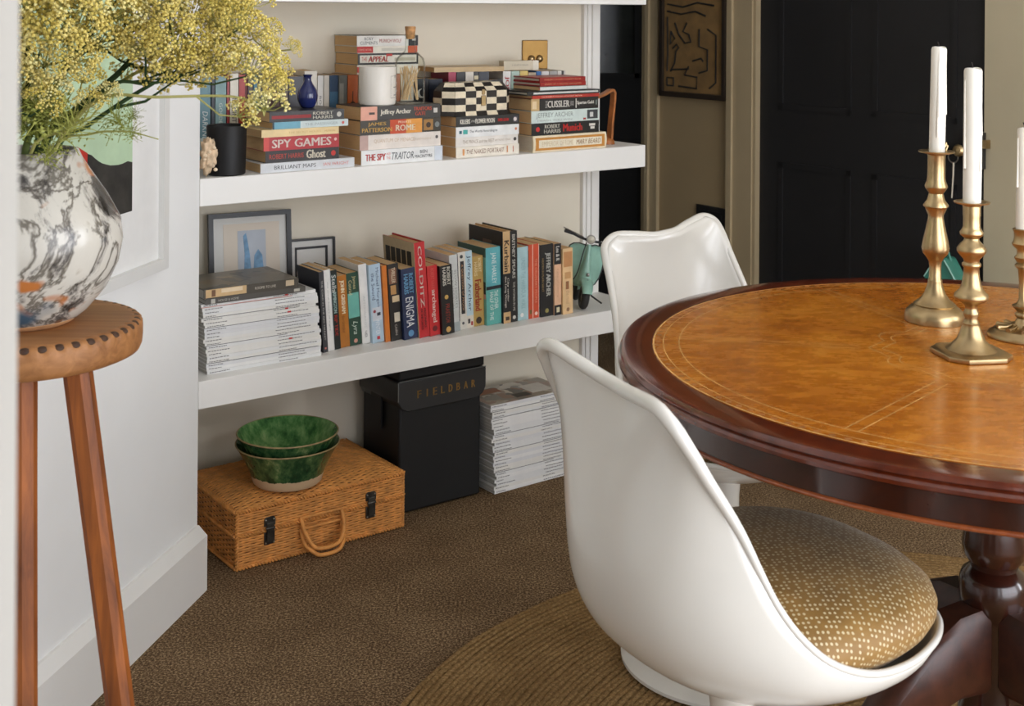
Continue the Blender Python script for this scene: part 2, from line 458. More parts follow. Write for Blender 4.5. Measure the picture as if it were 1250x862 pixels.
line([(0.17, 0.05), (0.21, 0.06), (0.21, 0.13), (0.17, 0.14), (0.17, 0.20)]); line([(0.14, 0.09), (0.18, 0.1), (0.19, 0.09)])
line([(0.22, 0.0), (0.25, 0.02), (0.25, 0.18), (0.21, 0.2)]); line([(0.012, 0.26), (0.08, 0.25), (0.15, 0.26), (0.2, 0.245)])
line([(0.012, 0.285), (0.09, 0.275), (0.16, 0.29), (0.24, 0.28)]); line([(0.03, 0.32), (0.1, 0.31), (0.12, 0.36), (0.2, 0.34), (0.22, 0.42)]); line([(0.04, 0.36), (0.06, 0.45), (0.15, 0.44), (0.17, 0.5)])
part(q, 'painted_lines', pm('black_line_paint', (30, 27, 22), 0.8), ar, smooth=60)
so = thing('wall_socket', 'black double wall socket low on the taupe wall under the art', 'socket', W(1.036, 0.0, 0.564))
part(wbox(0.968, 1.105, -0.009, 0, 0.527, 0.600), 'face_plate', pm('black_bakelite', (36, 34, 32), 0.4), so, bevel=0.002)
part(wbox(0.985, 1.03, -0.012, -0.009, 0.545, 0.585), 'outlet', pm('black_outlet', (28, 27, 26), 0.4), so)
part(wbox(1.043, 1.09, -0.012, -0.009, 0.545, 0.585), 'outlet', pm('black_outlet', (28, 27, 26), 0.4), so)
# teal bag hanging at the foot of the black door
te = thing('shoulder_bag', 'teal green pointed bag with pale piping, seen between the candlesticks against the black door', 'bag', W(0.055, -0.09, 0.38))
teal = pm('teal_leather', (58, 118, 102), 0.4, 0.10, 14)
q = MB(); q.loft([[W(0.055 + a * k_, -0.09 + b, z) for a, b in ((-0.05, -0.02), (0.05, -0.02), (0.05, 0.03), (-0.05, 0.03))] for k_, z in ((1.3, 0.38), (1.05, 0.535), (0.85, 0.55), (0.30, 0.59), (0.16, 0.593))])
part(q, 'body', teal, te, bevel=0.008, fix=True)
q = MB(); q.tube([W(0.004, -0.112, 0.535), W(0.022, -0.112, 0.562), W(0.042, -0.112, 0.589)], 0.002, 6)
q.tube([W(0.106, -0.112, 0.535), W(0.088, -0.112, 0.562), W(0.068, -0.112, 0.589)], 0.002, 6)
part(q, 'piping', pm('pale_teal_piping', (150, 190, 176), 0.5), te, smooth=60)
q = MB(); q.tube(catmull([W(0.062, -0.09, 0.585), W(0.048, -0.09, 0.612), W(0.036, -0.09, 0.585)], 6), 0.004, 8)
part(q, 'handle', teal, te, smooth=60)

# ------------------------------------------------------------------ floating shelves
ZA, ZB = 0.891, 0.4485
for nm, z, lab in (('floating_shelf', 1.34, 'thick white floating shelf, top one cropped by the upper edge, empty in view'), ('floating_shelf', ZA, 'thick white floating shelf carrying stacked books and candles, the middle one'), ('floating_shelf', ZB, 'thick white floating shelf carrying upright paperbacks and scooter model, the lowest one')):
    o = MB().prism([P(a, b_) for a, b_ in ((0.001, 0), (1.303, 0), (1.303, 0.2145), (0.001, 0.4085))], z - 0.0605, z).obj(nm, white_gloss, bevel=0.0015)
    tag(o, lab, 'shelf', 'floating shelves in the alcove')

# brass switch plate
sp = thing('light_switch', 'brass two-toggle light switch plate on alcove wall above the books', 'switch', atb(1.1126, 0.0005, 1.1368))
brown_brass = pm('antique_brass_plate', (158, 124, 72), 0.38, 0.06, 20, metal=0.85)
MB().box(-0.041, 0.041, -0.005, 0.0, -0.041, 0.041).obj('face_plate', brown_brass, sp, bevel=0.002)
for x in (-0.013, 0.013):
    q = MB(); q.lathe([(0.011, 0), (0.0105, 0.004), (0.008, 0.008), (0.003, 0.010), (0, 0.0105)], 20)
    q.xf(Matrix.Translation((x, -0.005, -0.012)) @ Matrix.Rotation(PI / 2, 4, 'X')); q.obj('toggle', brass, sp, smooth=50)

# ------------------------------------------------------------------ books
def page_mat(name, c0, c1):
    m, nt, nd, lk, b = node_mat(name)
    v = coords(nt, 'Object', (0.3, 0.3, 40))
    lk.new(ramp(nt, noise(nt, v, 40, 3, 0.7), [(0.3, c0), (0.7, c1)]), b.inputs['Base Color'])
    b.inputs['Roughness'].default_value = 0.9; MATS[name] = m
    return m
TAN = page_mat('tan_page_edges', (198, 158, 108), (226, 192, 144))
PALE = page_mat('pale_page_edges', (196, 186, 166), (226, 218, 200))
MAGP = page_mat('magazine_page_edges', (150, 146, 138), (208, 205, 198))

def book_parts(root, L, D, T, col, decor=(), hard=False, pages=TAN, rnd=0.0, gloss=0.38):
    c = 0.0028 if hard else 0.0010
    i = 0.004 if hard else 0.0012
    mb = MB()
    mb.box(0, L, 0, D, 0, c); mb.box(0, L, 0, D, T - c, T)
    if rnd:
        ring = []
        for k in range(9):
            a = k / 8.0; ring.append((-rnd * math.sin(a * PI), a * T))
        rows = [[(x, y, z) for y, z in ring] + [(x, c, T), (x, c, 0)] for x in (0, L)]
        mb.loft(rows)
    else:
        mb.box(0, L, 0, c, c, T - c)
    cm = pm('cover_%d_%d_%d' % col, col, gloss, 0.05, 25)
    mb.obj('cover', cm, root, smooth=40 if rnd else None, fix=bool(rnd))
    MB().box(i, L - i, c + 0.0001, D - i, c, T - c).obj('page_block', pages, root)
    lay = 0
    for dcr in decor:
        lay += 1
        off = 0.00012 * lay
        k = dcr[0]
        if k == 'r':      # band or patch on the spine
            _, x0, x1, z0, z1, cc = dcr[:6]
            q = MB(); y = -rnd if rnd else 0.0
            q.box(x0 * L, x1 * L, y - off, y + 0.0002 + (rnd * 0.9), z0 * T, z1 * T)
            q.obj('spine_patch', ink(cc), root)
        elif k == 't':    # lettering on the spine
            _, s, xc, zc, w, h, cc = dcr[:7]
            op = dcr[7] if len(dcr) > 7 else {}
            q = text_mb(s, w * L, h * T, op.get('b', 0.0), op.get('i', 0.0))
            q.xf(Matrix.Translation((xc * L, -rnd - off - 0.0001, zc * T)) @ Matrix.Rotation(PI / 2, 4, 'X'))
            q.obj('spine_lettering', ink(cc), root)
        elif k == 'd':    # round dot / publisher's mark
            _, xc, zc, r, cc = dcr[:5]
            q = MB(); q.lathe([(0, 0), (r * T, 0)], 14, caps=False)
            q.xf(Matrix.Translation((xc * L, -rnd - off, zc * T)) @ Matrix.Rotation(PI / 2, 4, 'X'))
            q.obj('spine_mark', ink(cc), root)
        elif k == 's':    # patch on the cover that faces left when standing / underside when lying
            _, x0, x1, y0, y1, cc = dcr[:6]
            MB().box(x0 * L, x1 * L, y0 * D, y1 * D, -off, 0.0002).obj('cover_patch', ink(cc), root)
        elif k == 'u':    # patch on the upper cover
            _, x0, x1, y0, y1, cc = dcr[:6]
            MB().box(x0 * L, x1 * L, y0 * D, y1 * D, T - 0.0002, T + off).obj('cover_patch', ink(cc), root)
    return root

def lying(s, t, z, L, D, T, col, label, decor=(), group=None, dz=0.0, wall=False, **k):
    r = thing('lying_book', label, 'book', atb(s, t, z, dz) if wall else at(s, t, z, dz), group)
    return book_parts(r, L, D, T, col, decor, **k)
def standing(s, t, z, L, D, T, lean, col, label, decor=(), group=None, name='upright_book', wall=False, **k):
    M = (atb(s, t, z) if wall else at(s, t, z)) @ Matrix.Rotation(math.radians(-lean), 4, 'Y') @ Matrix.Translation((0, 0, L)) @ Matrix.Rotation(PI / 2, 4, 'Y')
    r = thing(name, label, 'book', M, group)
    return book_parts(r, L, D, T, col, decor, **k)

WH, BK, RD, GD = (232, 230, 224), (30, 29, 30), (186, 36, 34), (196, 160, 84)
# --- lying stack 1 (left)
G1 = 'lying books in the leftmost stack on the middle shelf'
z = ZA
for (s, t, L, D, T, col, dz, lab, dec) in [
  (0.151, 0.014, 0.241, 0.175, 0.0215, (206, 208, 210), 0.0, 'wide pale grey atlas paperback with black capitals, bottom of the leftmost lying stack', [('t', 'BRILLIANT MAPS', 0.36, 0.5, 0.44, 0.42, (40, 40, 42)), ('t', 'IAN WRIGHT', 0.80, 0.5, 0.28, 0.34, (206, 120, 110))]),
  (0.166, 0.020, 0.188, 0.125, 0.0265, (34, 30, 28), 0.0, 'black paperback lettered Ghost in white, second from bottom of the leftmost lying stack', [('t', 'ROBERT HARRIS', 0.28, 0.5, 0.46, 0.42, (196, 62, 44)), ('t', 'Ghost', 0.68, 0.54, 0.26, 0.74, (226, 216, 196), {'b': 0.03}), ('d', 0.92, 0.5, 0.24, (190, 48, 38))]),
  (0.161, 0.020, 0.193, 0.125, 0.0310, (172, 32, 38), 0.0, 'red paperback with big white SPY GAMES title in the leftmost lying stack', [('r', 0.0, 0.07, 0, 1, (206, 80, 74)), ('t', 'SPY GAMES', 0.50, 0.5, 0.78, 0.62, (240, 228, 218), {'b': 0.012}), ('d', 0.95, 0.6, 0.12, (226, 190, 180))]),
  (0.155, 0.018, 0.197, 0.128, 0.0170, (226, 200, 146), 0.0, 'cream paperback with faint lettering above the red one in leftmost lying stack', [('t', 'THE SECRET HOURS', 0.55, 0.5, 0.42, 0.26, (206, 170, 110)), ('t', 'HERRON', 0.88, 0.5, 0.14, 0.26, (190, 150, 90))]),
  (0.183, 0.020, 0.195, 0.130, 0.0160, (196, 208, 206), 0.0, 'pale blue and white paperback under the black top book of the leftmost lying stack', [('r', 0.0, 0.36, 0, 1, (112, 168, 186)), ('t', 'THE PASSENGER', 0.64, 0.5, 0.44, 0.36, (150, 160, 160)), ('d', 0.93, 0.5, 0.22, (196, 90, 80)), ('r', 0.0, 0.02, 0, 1, (40, 60, 70))]),
  (0.175, 0.020, 0.192, 0.128, 0.0235, (38, 36, 36), 0.0, 'black paperback with white author capitals, topmost of the leftmost lying stack', [('r', 0.03, 0.55, 0.3, 0.62, (150, 34, 36)), ('t', 'ROBERT', 0.71, 0.70, 0.27, 0.32, (226, 222, 206), {'b': 0.02}), ('t', 'HARRIS', 0.71, 0.30, 0.27, 0.32, (226, 222, 206), {'b': 0.02}), ('d', 0.93, 0.5, 0.26, (190, 186, 176))])]:
    lying(s, t, z, L, D, T, col, lab, dec, G1); z += T + 0.0003
Z1 = z
# --- stack 2
G2 = 'lying books in the stack under the white candle'
z = ZA
for (s, t, L, D, T, col, lab, dec) in [
  (0.413, 0.018, 0.230, 0.130, 0.0350, (228, 228, 226), 'white paperback with red and grey title capitals, bottom of stack under the white candle', [('t', 'THE SPY', 0.17, 0.5, 0.24, 0.46, (196, 48, 44), {'b': 0.02}), ('t', 'AND', 0.325, 0.68, 0.05, 0.16, (214, 120, 110)), ('t', 'THE', 0.325, 0.4, 0.05, 0.16, (214, 120, 110)), ('t', 'TRAITOR', 0.50, 0.5, 0.27, 0.5, (76, 80, 84), {'i': 0.25}), ('t', 'BEN', 0.76, 0.68, 0.09, 0.22, (50, 50, 54)), ('t', 'MACINTYRE', 0.76, 0.36, 0.22, 0.22, (50, 50, 54)), ('r', 0.90, 1.0, 0, 1, (206, 212, 220))]),
  (0.411, 0.022, 0.229, 0.125, 0.0355, (226, 216, 206), 'off-white paperback with faint gold capitals, second from bottom in the candle stack', [('r', 0, 0.1, 0, 1, (190, 160, 150)), ('t', 'QUANTUM OF MENACE', 0.42, 0.55, 0.5, 0.3, (200, 176, 146)), ('t', 'VASEEM KHAN', 0.76, 0.55, 0.22, 0.16, (206, 190, 170)), ('d', 0.95, 0.62, 0.12, (90, 84, 80))]),
  (0.411, 0.020, 0.228, 0.128, 0.0345, (52, 46, 34), 'black and orange paperback titled ROME in the candle stack', [('r', 0.36, 0.58, 0.0, 1, (196, 74, 34)), ('r', 0.56, 0.76, 0.0, 1, (222, 150, 62)), ('r', 0.78, 0.90, 0.12, 0.9, (160, 116, 58)), ('t', 'JAMES', 0.20, 0.72, 0.22, 0.30, (222, 178, 92), {'b': 0.02}), ('t', 'PATTERSON', 0.20, 0.34, 0.36, 0.30, (222, 178, 92), {'b': 0.02}), ('t', 'PRIVATE', 0.54, 0.80, 0.16, 0.16, (240, 220, 190)), ('t', 'ROME', 0.55, 0.40, 0.24, 0.42, (244, 232, 206), {'b': 0.02}), ('d', 0.84, 0.5, 0.2, (60, 44, 30)), ('d', 0.95, 0.5, 0.2, (120, 124, 120))]),
  (0.413, 0.022, 0.226, 0.125, 0.0330, (50, 47, 42), 'dark paperback with a pale pink end, on top of stack under the white candle', [('r', 0, 0.2, 0, 1, (224, 164, 142)), ('r', 0.1, 0.17, 0.42, 0.58, (60, 50, 46)), ('t', 'Jeffrey Archer', 0.43, 0.52, 0.38, 0.46, (234, 228, 212), {'b': 0.01}), ('t', 'TRAITORS', 0.77, 0.70, 0.23, 0.28, (214, 92, 66), {'b': 0.02}), ('t', 'GATE', 0.74, 0.34, 0.13, 0.28, (214, 92, 66), {'b': 0.02}), ('r', 0.91, 0.96, 0.35, 0.7, (200, 196, 188))])]:
    lying(s, t, z, L, D, T, col, lab, dec, G2); z += T + 0.0003
Z2 = z
# --- stack 3
G3 = 'lying books in the stack under the checkered box'
z = ZA
for (s, t, L, D, T, col, lab, dec) in [
  (0.688, 0.024, 0.196, 0.128, 0.0262, (230, 222, 208), 'cream paperback with scrolled brown ornament, bottom of stack under the checkered box', [('t', 'THE NAKED PORTRAIT', 0.46, 0.5, 0.6, 0.44, (120, 74, 40), {'i': 0.2}), ('r', 0.10, 0.13, 0.2, 0.8, (216, 150, 90)), ('r', 0.80, 0.82, 0.2, 0.85, (206, 140, 90)), ('r', 0.90, 0.91, 0.2, 0.8, (180, 90, 60))]),
  (0.688, 0.026, 0.194, 0.125, 0.0240, (228, 222, 214), 'white paperback with fine grey capitals, second from bottom under checkered box', [('t', 'THE PRINCE and the REST', 0.36, 0.5, 0.5, 0.36, (150, 128, 104)), ('t', 'ANTHONY CRANE', 0.75, 0.5, 0.26, 0.22, (180, 164, 146)), ('d', 0.95, 0.5, 0.2, (70, 66, 62))]),
  (0.686, 0.022, 0.196, 0.126, 0.0262, (230, 230, 228), 'white paperback with small teal motif, third from bottom under checkered box', [('r', 0.05, 0.09, 0.35, 0.65, (50, 96, 110)), ('r', 0.11, 0.18, 0.3, 0.72, (70, 170, 160)), ('t', 'The World According to', 0.43, 0.5, 0.44, 0.34, (70, 70, 74)), ('d', 0.95, 0.55, 0.14, (206, 130, 90))]),
  (0.686, 0.022, 0.197, 0.128, 0.0260, (40, 40, 38), 'black paperback with white title letters directly under the checkered box', [('t', 'KILLERS', 0.14, 0.5, 0.15, 0.46, (226, 220, 206), {'b': 0.03}), ('t', 'OF THE', 0.26, 0.5, 0.06, 0.2, (226, 220, 206)), ('t', 'FLOWER MOON', 0.45, 0.5, 0.3, 0.46, (226, 220, 206), {'b': 0.03}), ('t', 'DAVID GRANN', 0.74, 0.5, 0.17, 0.3, (190, 40, 36), {'b': 0.02}), ('r', 0.9, 0.97, 0.2, 0.8, (70, 66, 76)), ('d', 0.93, 0.5, 0.2, (214, 206, 200))])]:
    lying(s, t, z, L, D, T, col, lab, dec, G3); z += T + 0.0003
Z3 = z
# --- stack 4
G4 = 'lying books in the rightmost stack on the middle shelf'
z = ZA
lying(0.920, 0.012, z, 0.249, 0.160, 0.0430, (228, 214, 184), 'thick cream hardback with gold dotted border, bottom of the rightmost lying stack',
      [('r', 0.03, 0.97, 0.12, 0.88, (196, 134, 56)), ('r', 0.07, 0.93, 0.26, 0.74, (232, 222, 198)), ('t', 'EMPEROR', 0.22, 0.5, 0.22, 0.3, (206, 186, 150)), ('t', 'OF ROME', 0.44, 0.5, 0.18, 0.3, (206, 186, 150)), ('t', 'MARY BEARD', 0.74, 0.5, 0.34, 0.3, (150, 110, 60), {'i': 0.2})], G4, hard=True, rnd=0.004, pages=PALE); z += 0.0433
for (s, t, L, D, T, col, lab, dec, kw) in [
  (0.922, 0.020, 0.229, 0.150, 0.0318, (32, 31, 30), 'black paperback with red gothic Munich title, in the rightmost lying stack', [('d', 0.09, 0.5, 0.2, (200, 44, 40)), ('t', 'ROBERT', 0.30, 0.70, 0.22, 0.32, (216, 212, 196), {'b': 0.01}), ('t', 'HARRIS', 0.30, 0.30, 0.24, 0.32, (216, 212, 196), {'b': 0.01}), ('t', 'Munich', 0.60, 0.52, 0.28, 0.62, (206, 44, 40), {'b': 0.04}), ('r', 0.85, 0.94, 0.55, 0.75, (216, 210, 200)), ('r', 0.87, 0.93, 0.3, 0.5, (216, 210, 200))], {}),
  (0.921, 0.020, 0.230, 0.150, 0.0320, (206, 218, 212), 'pale aqua paperback with grey capitals in the rightmost lying stack', [('t', 'JEFFREY ARCHER', 0.34, 0.58, 0.54, 0.5, (126, 138, 132), {'b': 0.0}), ('t', 'HEADS YOU WIN', 0.34, 0.2, 0.5, 0.14, (150, 156, 150)), ('r', 0.82, 0.98, 0.15, 0.9, (60, 62, 64)), ('r', 0.86, 0.91, 0.3, 0.7, (206, 206, 200)), ('r', 0.76, 0.80, 0.1, 0.25, (180, 60, 50))], {}),
  (0.921, 0.022, 0.229, 0.148, 0.0318, (38, 36, 34), 'black paperback with white bold capitals and a tan end, in the rightmost lying stack', [('r', 0, 0.12, 0, 1, (196, 164, 112)), ('r', 0.02, 0.08, 0.15, 0.8, (222, 200, 160)), ('t', 'CLIVE', 0.22, 0.5, 0.03, 0.6, (200, 196, 190)), ('t', 'CUSSLER', 0.40, 0.5, 0.32, 0.56, (228, 224, 214), {'b': 0.03}), ('t', 'BLACKWOOD', 0.60, 0.5, 0.05, 0.4, (190, 186, 180)), ('r', 0.655, 0.665, 0.1, 0.9, (228, 224, 214)), ('t', 'Spartan Gold', 0.80, 0.5, 0.25, 0.36, (228, 224, 214), {'b': 0.03}), ('r', 0.955, 0.98, 0.3, 0.7, (110, 120, 112))], {}),
  (0.922, 0.018, 0.228, 0.170, 0.0085, (186, 58, 44), 'thin red spined book just above the black ones in the rightmost lying stack', [('t', 'HORRIBLY FUNNY POCKET BOOK', 0.44, 0.5, 0.6, 0.36, (232, 200, 180)), ('t', 'OMNIBUS', 0.86, 0.5, 0.12, 0.36, (150, 30, 60))], {}),
  (0.905, 0.016, 0.244, 0.185, 0.0110, (34, 36, 38), 'slim black hardback with white pages under the teal one, rightmost lying stack', [('r', 0.08, 0.98, 0.3, 0.72, (206, 206, 200))], dict(hard=True, pages=PALE)),
  (0.950, 0.022, 0.160, 0.165, 0.0110, (32, 66, 66), 'slim dark teal book with white spine label under two red ones, rightmost lying stack', [('r', 0.0, 1.0, 0.12, 0.9, (210, 212, 206)), ('d', -0.01, 0.5, 0.2, (160, 50, 40))], {}),
  (0.951, 0.022, 0.155, 0.150, 0.0112, (150, 34, 28), 'slim red hardback with gold letters, second from top of the rightmost lying stack', [('t', 'DIARY OF A VILLAGE CRICKETER', 0.5, 0.5, 0.8, 0.3, (214, 150, 110))], dict(hard=True, pages=PALE)),
  (0.951, 0.024, 0.155, 0.150, 0.0118, (146, 32, 28), 'slim red hardback with gold letters, topmost of the rightmost lying stack', [('t', 'ENGLISH COUNTRY COOKERY BOOK', 0.5, 0.5, 0.8, 0.3, (214, 150, 110))], dict(hard=True, pages=PALE))]:
    lying(s, t, z, L, D, T, col, lab, dec, G4, **kw); z += T + 0.0003

# --- back row of upright books on the middle shelf
G5 = 'upright books in the back row of the middle shelf'
CW = 0.113
SMAP = lambda s: 0.0893 + 1.0108 * s - 0.047 * s * s
def back(s0, s1, col, label, dec=(), L=0.205, t=0.125, **k):
    s0, s1 = SMAP(s0), SMAP(s1)
    standing(s0, t, ZA, L, CW, (s1 - s0) - 0.001, 0, col, label, dec, G5, wall=True, **k)
back(0.012, 0.042, (150, 160, 160), 'grey upright back-row book hard against the left wall corner')
back(0.042, 0.068, (84, 124, 132), 'grey-blue upright book furthest left in back row, above black candle', [('t', 'DARKNESS', 0.62, 0.5, 0.4, 0.5, (206, 212, 206), {'i': 0.2}), ('r', 0.72, 0.9, 0, 1, (176, 186, 180))], L=0.215)
back(0.070, 0.078, (30, 34, 40), 'very thin black upright book in back row above the black candle', L=0.21)
back(0.079, 0.106, (116, 148, 146), 'grey-green upright book with red lettering in back row above the black candle', [('t', 'GOLDEN', 0.46, 0.5, 0.3, 0.3, (206, 214, 206)), ('t', 'AGE', 0.72, 0.5, 0.14, 0.7, (186, 54, 46), {'b': 0.03})], L=0.208)
back(0.107, 0.114, (150, 34, 34), 'thin red upright book left of white-spined one in back row', L=0.212)
back(0.115, 0.136, (226, 218, 200), 'white-spined upright book with black capitals in back row behind leftmost stack', [('t', 'MACINTYRE', 0.48, 0.5, 0.40, 0.56, (44, 42, 42)), ('d', 0.80, 0.5, 0.32, (40, 38, 38)), ('r', 0.76, 0.84, 0.4, 0.6, (40, 38, 38))], L=0.214)
back(0.137, 0.158, (178, 52, 38), 'orange-red upright book right of the white-spined one in back row', [('r', 0.0, 1, 0.72, 1.0, (110, 40, 34))], L=0.21)
back(0.159, 0.172, (70, 52, 44), 'dark brown upright book in back row behind the leftmost stack', [], L=0.208)
back(0.173, 0.183, (64, 120, 136), 'thin teal upright book in back row under the hanging flowers', [], L=0.213)
back(0.184, 0.206, (32, 40, 54), 'navy upright book in back row under the hanging flowers', [('t', 'THE SILENT', 0.4, 0.5, 0.4, 0.5, (150, 170, 180))], L=0.212)
back(0.207, 0.222, (92, 62, 50), 'brown upright book behind top of the leftmost stack', [('r', 0, 1, 0.0, 0.3, (150, 130, 110))], L=0.206)
back(0.223, 0.262, (110, 92, 80), 'thick grey-brown upright book behind blue vase in back row', [('r', 0, 1, 0.4, 0.6, (66, 50, 48))], L=0.205)
back(0.263, 0.302, (60, 58, 62), 'charcoal upright book behind the blue vase in back row', [], L=0.204)
back(0.304, 0.338, (224, 216, 200), 'cream upright book right of the blue vase in back row', [('t', 'the second sleep', 0.5, 0.5, 0.5, 0.34, (186, 176, 160))], L=0.217)
back(0.339, 0.355, (226, 222, 214), 'white upright paperback with grey letters in back row between two stacks', [('t', 'BORIS STONE', 0.5, 0.5, 0.5, 0.4, (130, 126, 122))])
back(0.356, 0.371, (214, 206, 192), 'off-white upright paperback with bold dark letters in back row between two stacks', [('t', 'RELIC', 0.7, 0.5, 0.26, 0.5, (90, 86, 84), {'b': 0.02})])
back(0.372, 0.395, (62, 104, 134), 'blue upright paperback in back row left of the photo-spined one', [('t', 'Harriet', 0.7, 0.5, 0.36, 0.56, (196, 212, 220)), ('r', 0, 0.2, 0, 1, (44, 70, 100))])
back(0.396, 0.420, (104, 104, 100), 'grey photo-spined upright paperback left of the orange one in back row', [('r', 0.1, 0.4, 0.1, 0.6, (150, 150, 142)), ('t', 'LONDON', 0.74, 0.5, 0.3, 0.36, (196, 192, 186))])
back(0.421, 0.450, (196, 96, 34), 'orange upright paperback beside white candle in back row', [('d', 0.36, 0.5, 0.26, (60, 40, 30)), ('r', 0.2, 0.6, 0.46, 0.54, (60, 40, 30)), ('t', 'Dune', 0.75, 0.5, 0.24, 0.5, (226, 176, 90))])
back(0.451, 0.489, (222, 200, 170), 'pale upright paperback hidden behind white candle in back row')
back(0.490, 0.528, (190, 184, 172), 'grey-white upright paperback between white candle and match bottle in back row')
back(0.529, 0.570, (176, 96, 44), 'rust upright paperback seen through the match bottle in back row')
back(0.571, 0.610, (206, 196, 180), 'pale upright paperback behind right edge of the match bottle')
back(0.611, 0.655, (36, 36, 40), 'black upright paperback with white vertical letters right of match bottle', [('d', 0.2, 0.5, 0.3, (210, 204, 196)), ('d', 0.19, 0.62, 0.26, (36, 36, 40)), ('t', 'The Outlaw', 0.62, 0.5, 0.5, 0.36, (216, 210, 200))], L=0.192)
back(0.656, 0.697, (30, 36, 50), 'dark navy upright paperback behind left side of the checkered box', [('d', 0.28, 0.45, 0.2, (190, 150, 80))], L=0.19)
back(0.714, 0.738, (170, 44, 74), 'magenta upright book behind checkered box', [], L=0.207)
back(0.739, 0.766, (38, 34, 36), 'black upright book with red letters behind checkered box', [('t', 'HELL', 0.3, 0.5, 0.2, 0.4, (170, 44, 44))], L=0.207)
back(0.767, 0.793, (220, 210, 196), 'cream upright book behind middle of the checkered box', [('d', 0.2, 0.5, 0.16, (190, 120, 100))], L=0.207)
back(0.794, 0.808, (40, 38, 36), 'black upright book with cream diagonal stripes behind checkered box', [('r', 0.05, 0.10, 0, 1, (220, 206, 170)), ('r', 0.16, 0.21, 0, 1, (220, 206, 170)), ('r', 0.27, 0.32, 0, 1, (220, 206, 170))], L=0.207)
back(0.809, 0.842, (30, 34, 46), 'midnight blue upright book with pale round mark behind checkered box', [('d', 0.16, 0.5, 0.22, (190, 200, 220))], L=0.207)
back(0.843, 0.886, (60, 56, 52), 'dark upright book under the tan lying paperback, right of the checkered box', [('d', 0.45, 0.4, 0.16, (120, 124, 120))], L=0.185)
back(0.887, 0.913, (228, 224, 216), 'white upright book with red capitals left of the pale green one', [('t', 'JOURNEY IN', 0.40, 0.5, 0.66, 0.6, (190, 44, 40), {'b': 0.02})], L=0.207)
back(0.914, 0.942, (172, 194, 180), 'pale green upright book in back row behind slim red hardbacks', [('d', 0.16, 0.5, 0.12, (80, 90, 84))], L=0.207)
back(0.943, 0.970, (226, 200, 116), 'yellow upright book in back row behind slim red hardbacks', [], L=0.207)
back(0.971, 0.997, (186, 172, 146), 'tan upright book in back row behind slim red hardbacks', [], L=0.202)
back(0.998, 1.014, (48, 108, 170), 'bright blue upright book in back row at far right', [], L=0.205)
back(1.015, 1.042, (216, 216, 212), 'white upright book right of the bright blue one in back row', [], L=0.205)
back(1.043, 1.070, (176, 176, 172), 'grey upright book with dark round mark in back row at far right', [('d', 0.14, 0.5, 0.34, (50, 50, 52)), ('d', 0.14, 0.5, 0.2, (190, 190, 186))], L=0.205)
back(1.071, 1.085, (226, 222, 214), 'thin white upright book, second from the right end of the back row', [], L=0.205)
back(1.086, 1.099, (70, 66, 64), 'thin grey upright book at right end of the back row', [('r', 0, 1, 0.5, 1, (206, 200, 190))], L=0.205)
# lying on the back row
lying(0.745, 0.126, ZA + 0.2075, 0.206, 0.118, 0.0125, (190, 160, 112), 'tan lying paperback on upright books behind the checkered box', [], 'books lying on top of the back row', wall=True)
r = thing('gift_box', 'small beige flat carton standing on the back-row books below the brass switch', 'box', atb(0.9635, 0.100, ZA + 0.2075))
carton = pm('beige_carton', (206, 196, 174), 0.7, 0.03, 20)
MB().box(0, 0.107, 0.0, 0.03, 0, 0.026).obj('body', carton, r, bevel=0.001)
MB().box(0.090, 0.1075, -0.0004, 0.0304, -0.0003, 0.0263).obj('end_flap', pm('pale_carton_end', (224, 218, 202), 0.7), r)
q = text_mb('a small treasure', 0.05, 0.005); q.xf(Matrix.Translation((0.050, -0.0003, 0.015)) @ Matrix.Rotation(PI / 2, 4, 'X')); q.obj('lettering', ink((150, 140, 126)), r)
G6 = 'books stacked on top of the back row behind the match bottle'
z = ZA + 0.2055
for (s, t, L, D, T, col, lab, dec) in [
  (0.531, 0.125, 0.180, 0.124, 0.0240, (226, 216, 202), 'white lying paperback, bottom of four stacked on the back row behind match bottle', [('r', 0.0, 0.05, 0.2, 0.8, (200, 70, 56)), ('t', 'PARIS', 0.14, 0.5, 0.12, 0.4, (196, 70, 60))]),
  (0.533, 0.126, 0.178, 0.124, 0.0290, (40, 34, 34), 'white paperback with black border and red APPEAL title behind match bottle', [('r', 0.03, 0.97, 0.18, 0.84, (226, 218, 204)), ('t', 'THE', 0.10, 0.5, 0.09, 0.36, (196, 60, 44)), ('t', 'APPEAL', 0.33, 0.5, 0.33, 0.5, (190, 48, 40), {'b': 0.01, 'i': 0.2}), ('r', 0.46, 0.56, 0.74, 0.95, (190, 48, 40)), ('r', 0.6, 0.95, 0.3, 0.6, (190, 180, 160))]),
  (0.531, 0.124, 0.178, 0.124, 0.0182, (226, 218, 202), 'white paperback with red end labels, second from top behind match bottle', [('r', 0.0, 0.26, 0.08, 0.95, (190, 40, 38)), ('t', 'CRIME NOVEL', 0.13, 0.5, 0.22, 0.3, (226, 170, 150)), ('r', 0.84, 1.0, 0, 1, (206, 90, 50)), ('r', 0.4, 0.8, 0.3, 0.7, (206, 200, 186))]),
  (0.530, 0.126, 0.180, 0.124, 0.0265, (230, 226, 218), 'white paperback with black end, topmost of four stacked behind match bottle', [('t', 'RORY', 0.19, 0.70, 0.14, 0.3, (70, 66, 64)), ('t', 'CLEMENTS', 0.19, 0.30, 0.28, 0.3, (70, 66, 64)), ('t', 'MUNICH WOLF', 0.54, 0.5, 0.36, 0.36, (176, 70, 52)), ('r', 0.84, 1.0, 0, 1, (36, 36, 38)), ('r', 0.9, 0.96, 0.5, 0.75, (206, 206, 206)), ('u', 0.0, 1.0, 0.0, 1.0, (120, 112, 96))])]:
    lying(s, t, z, L, D, T, col, lab, dec, G6, wall=True, dz=0.13); z += T + 0.0003

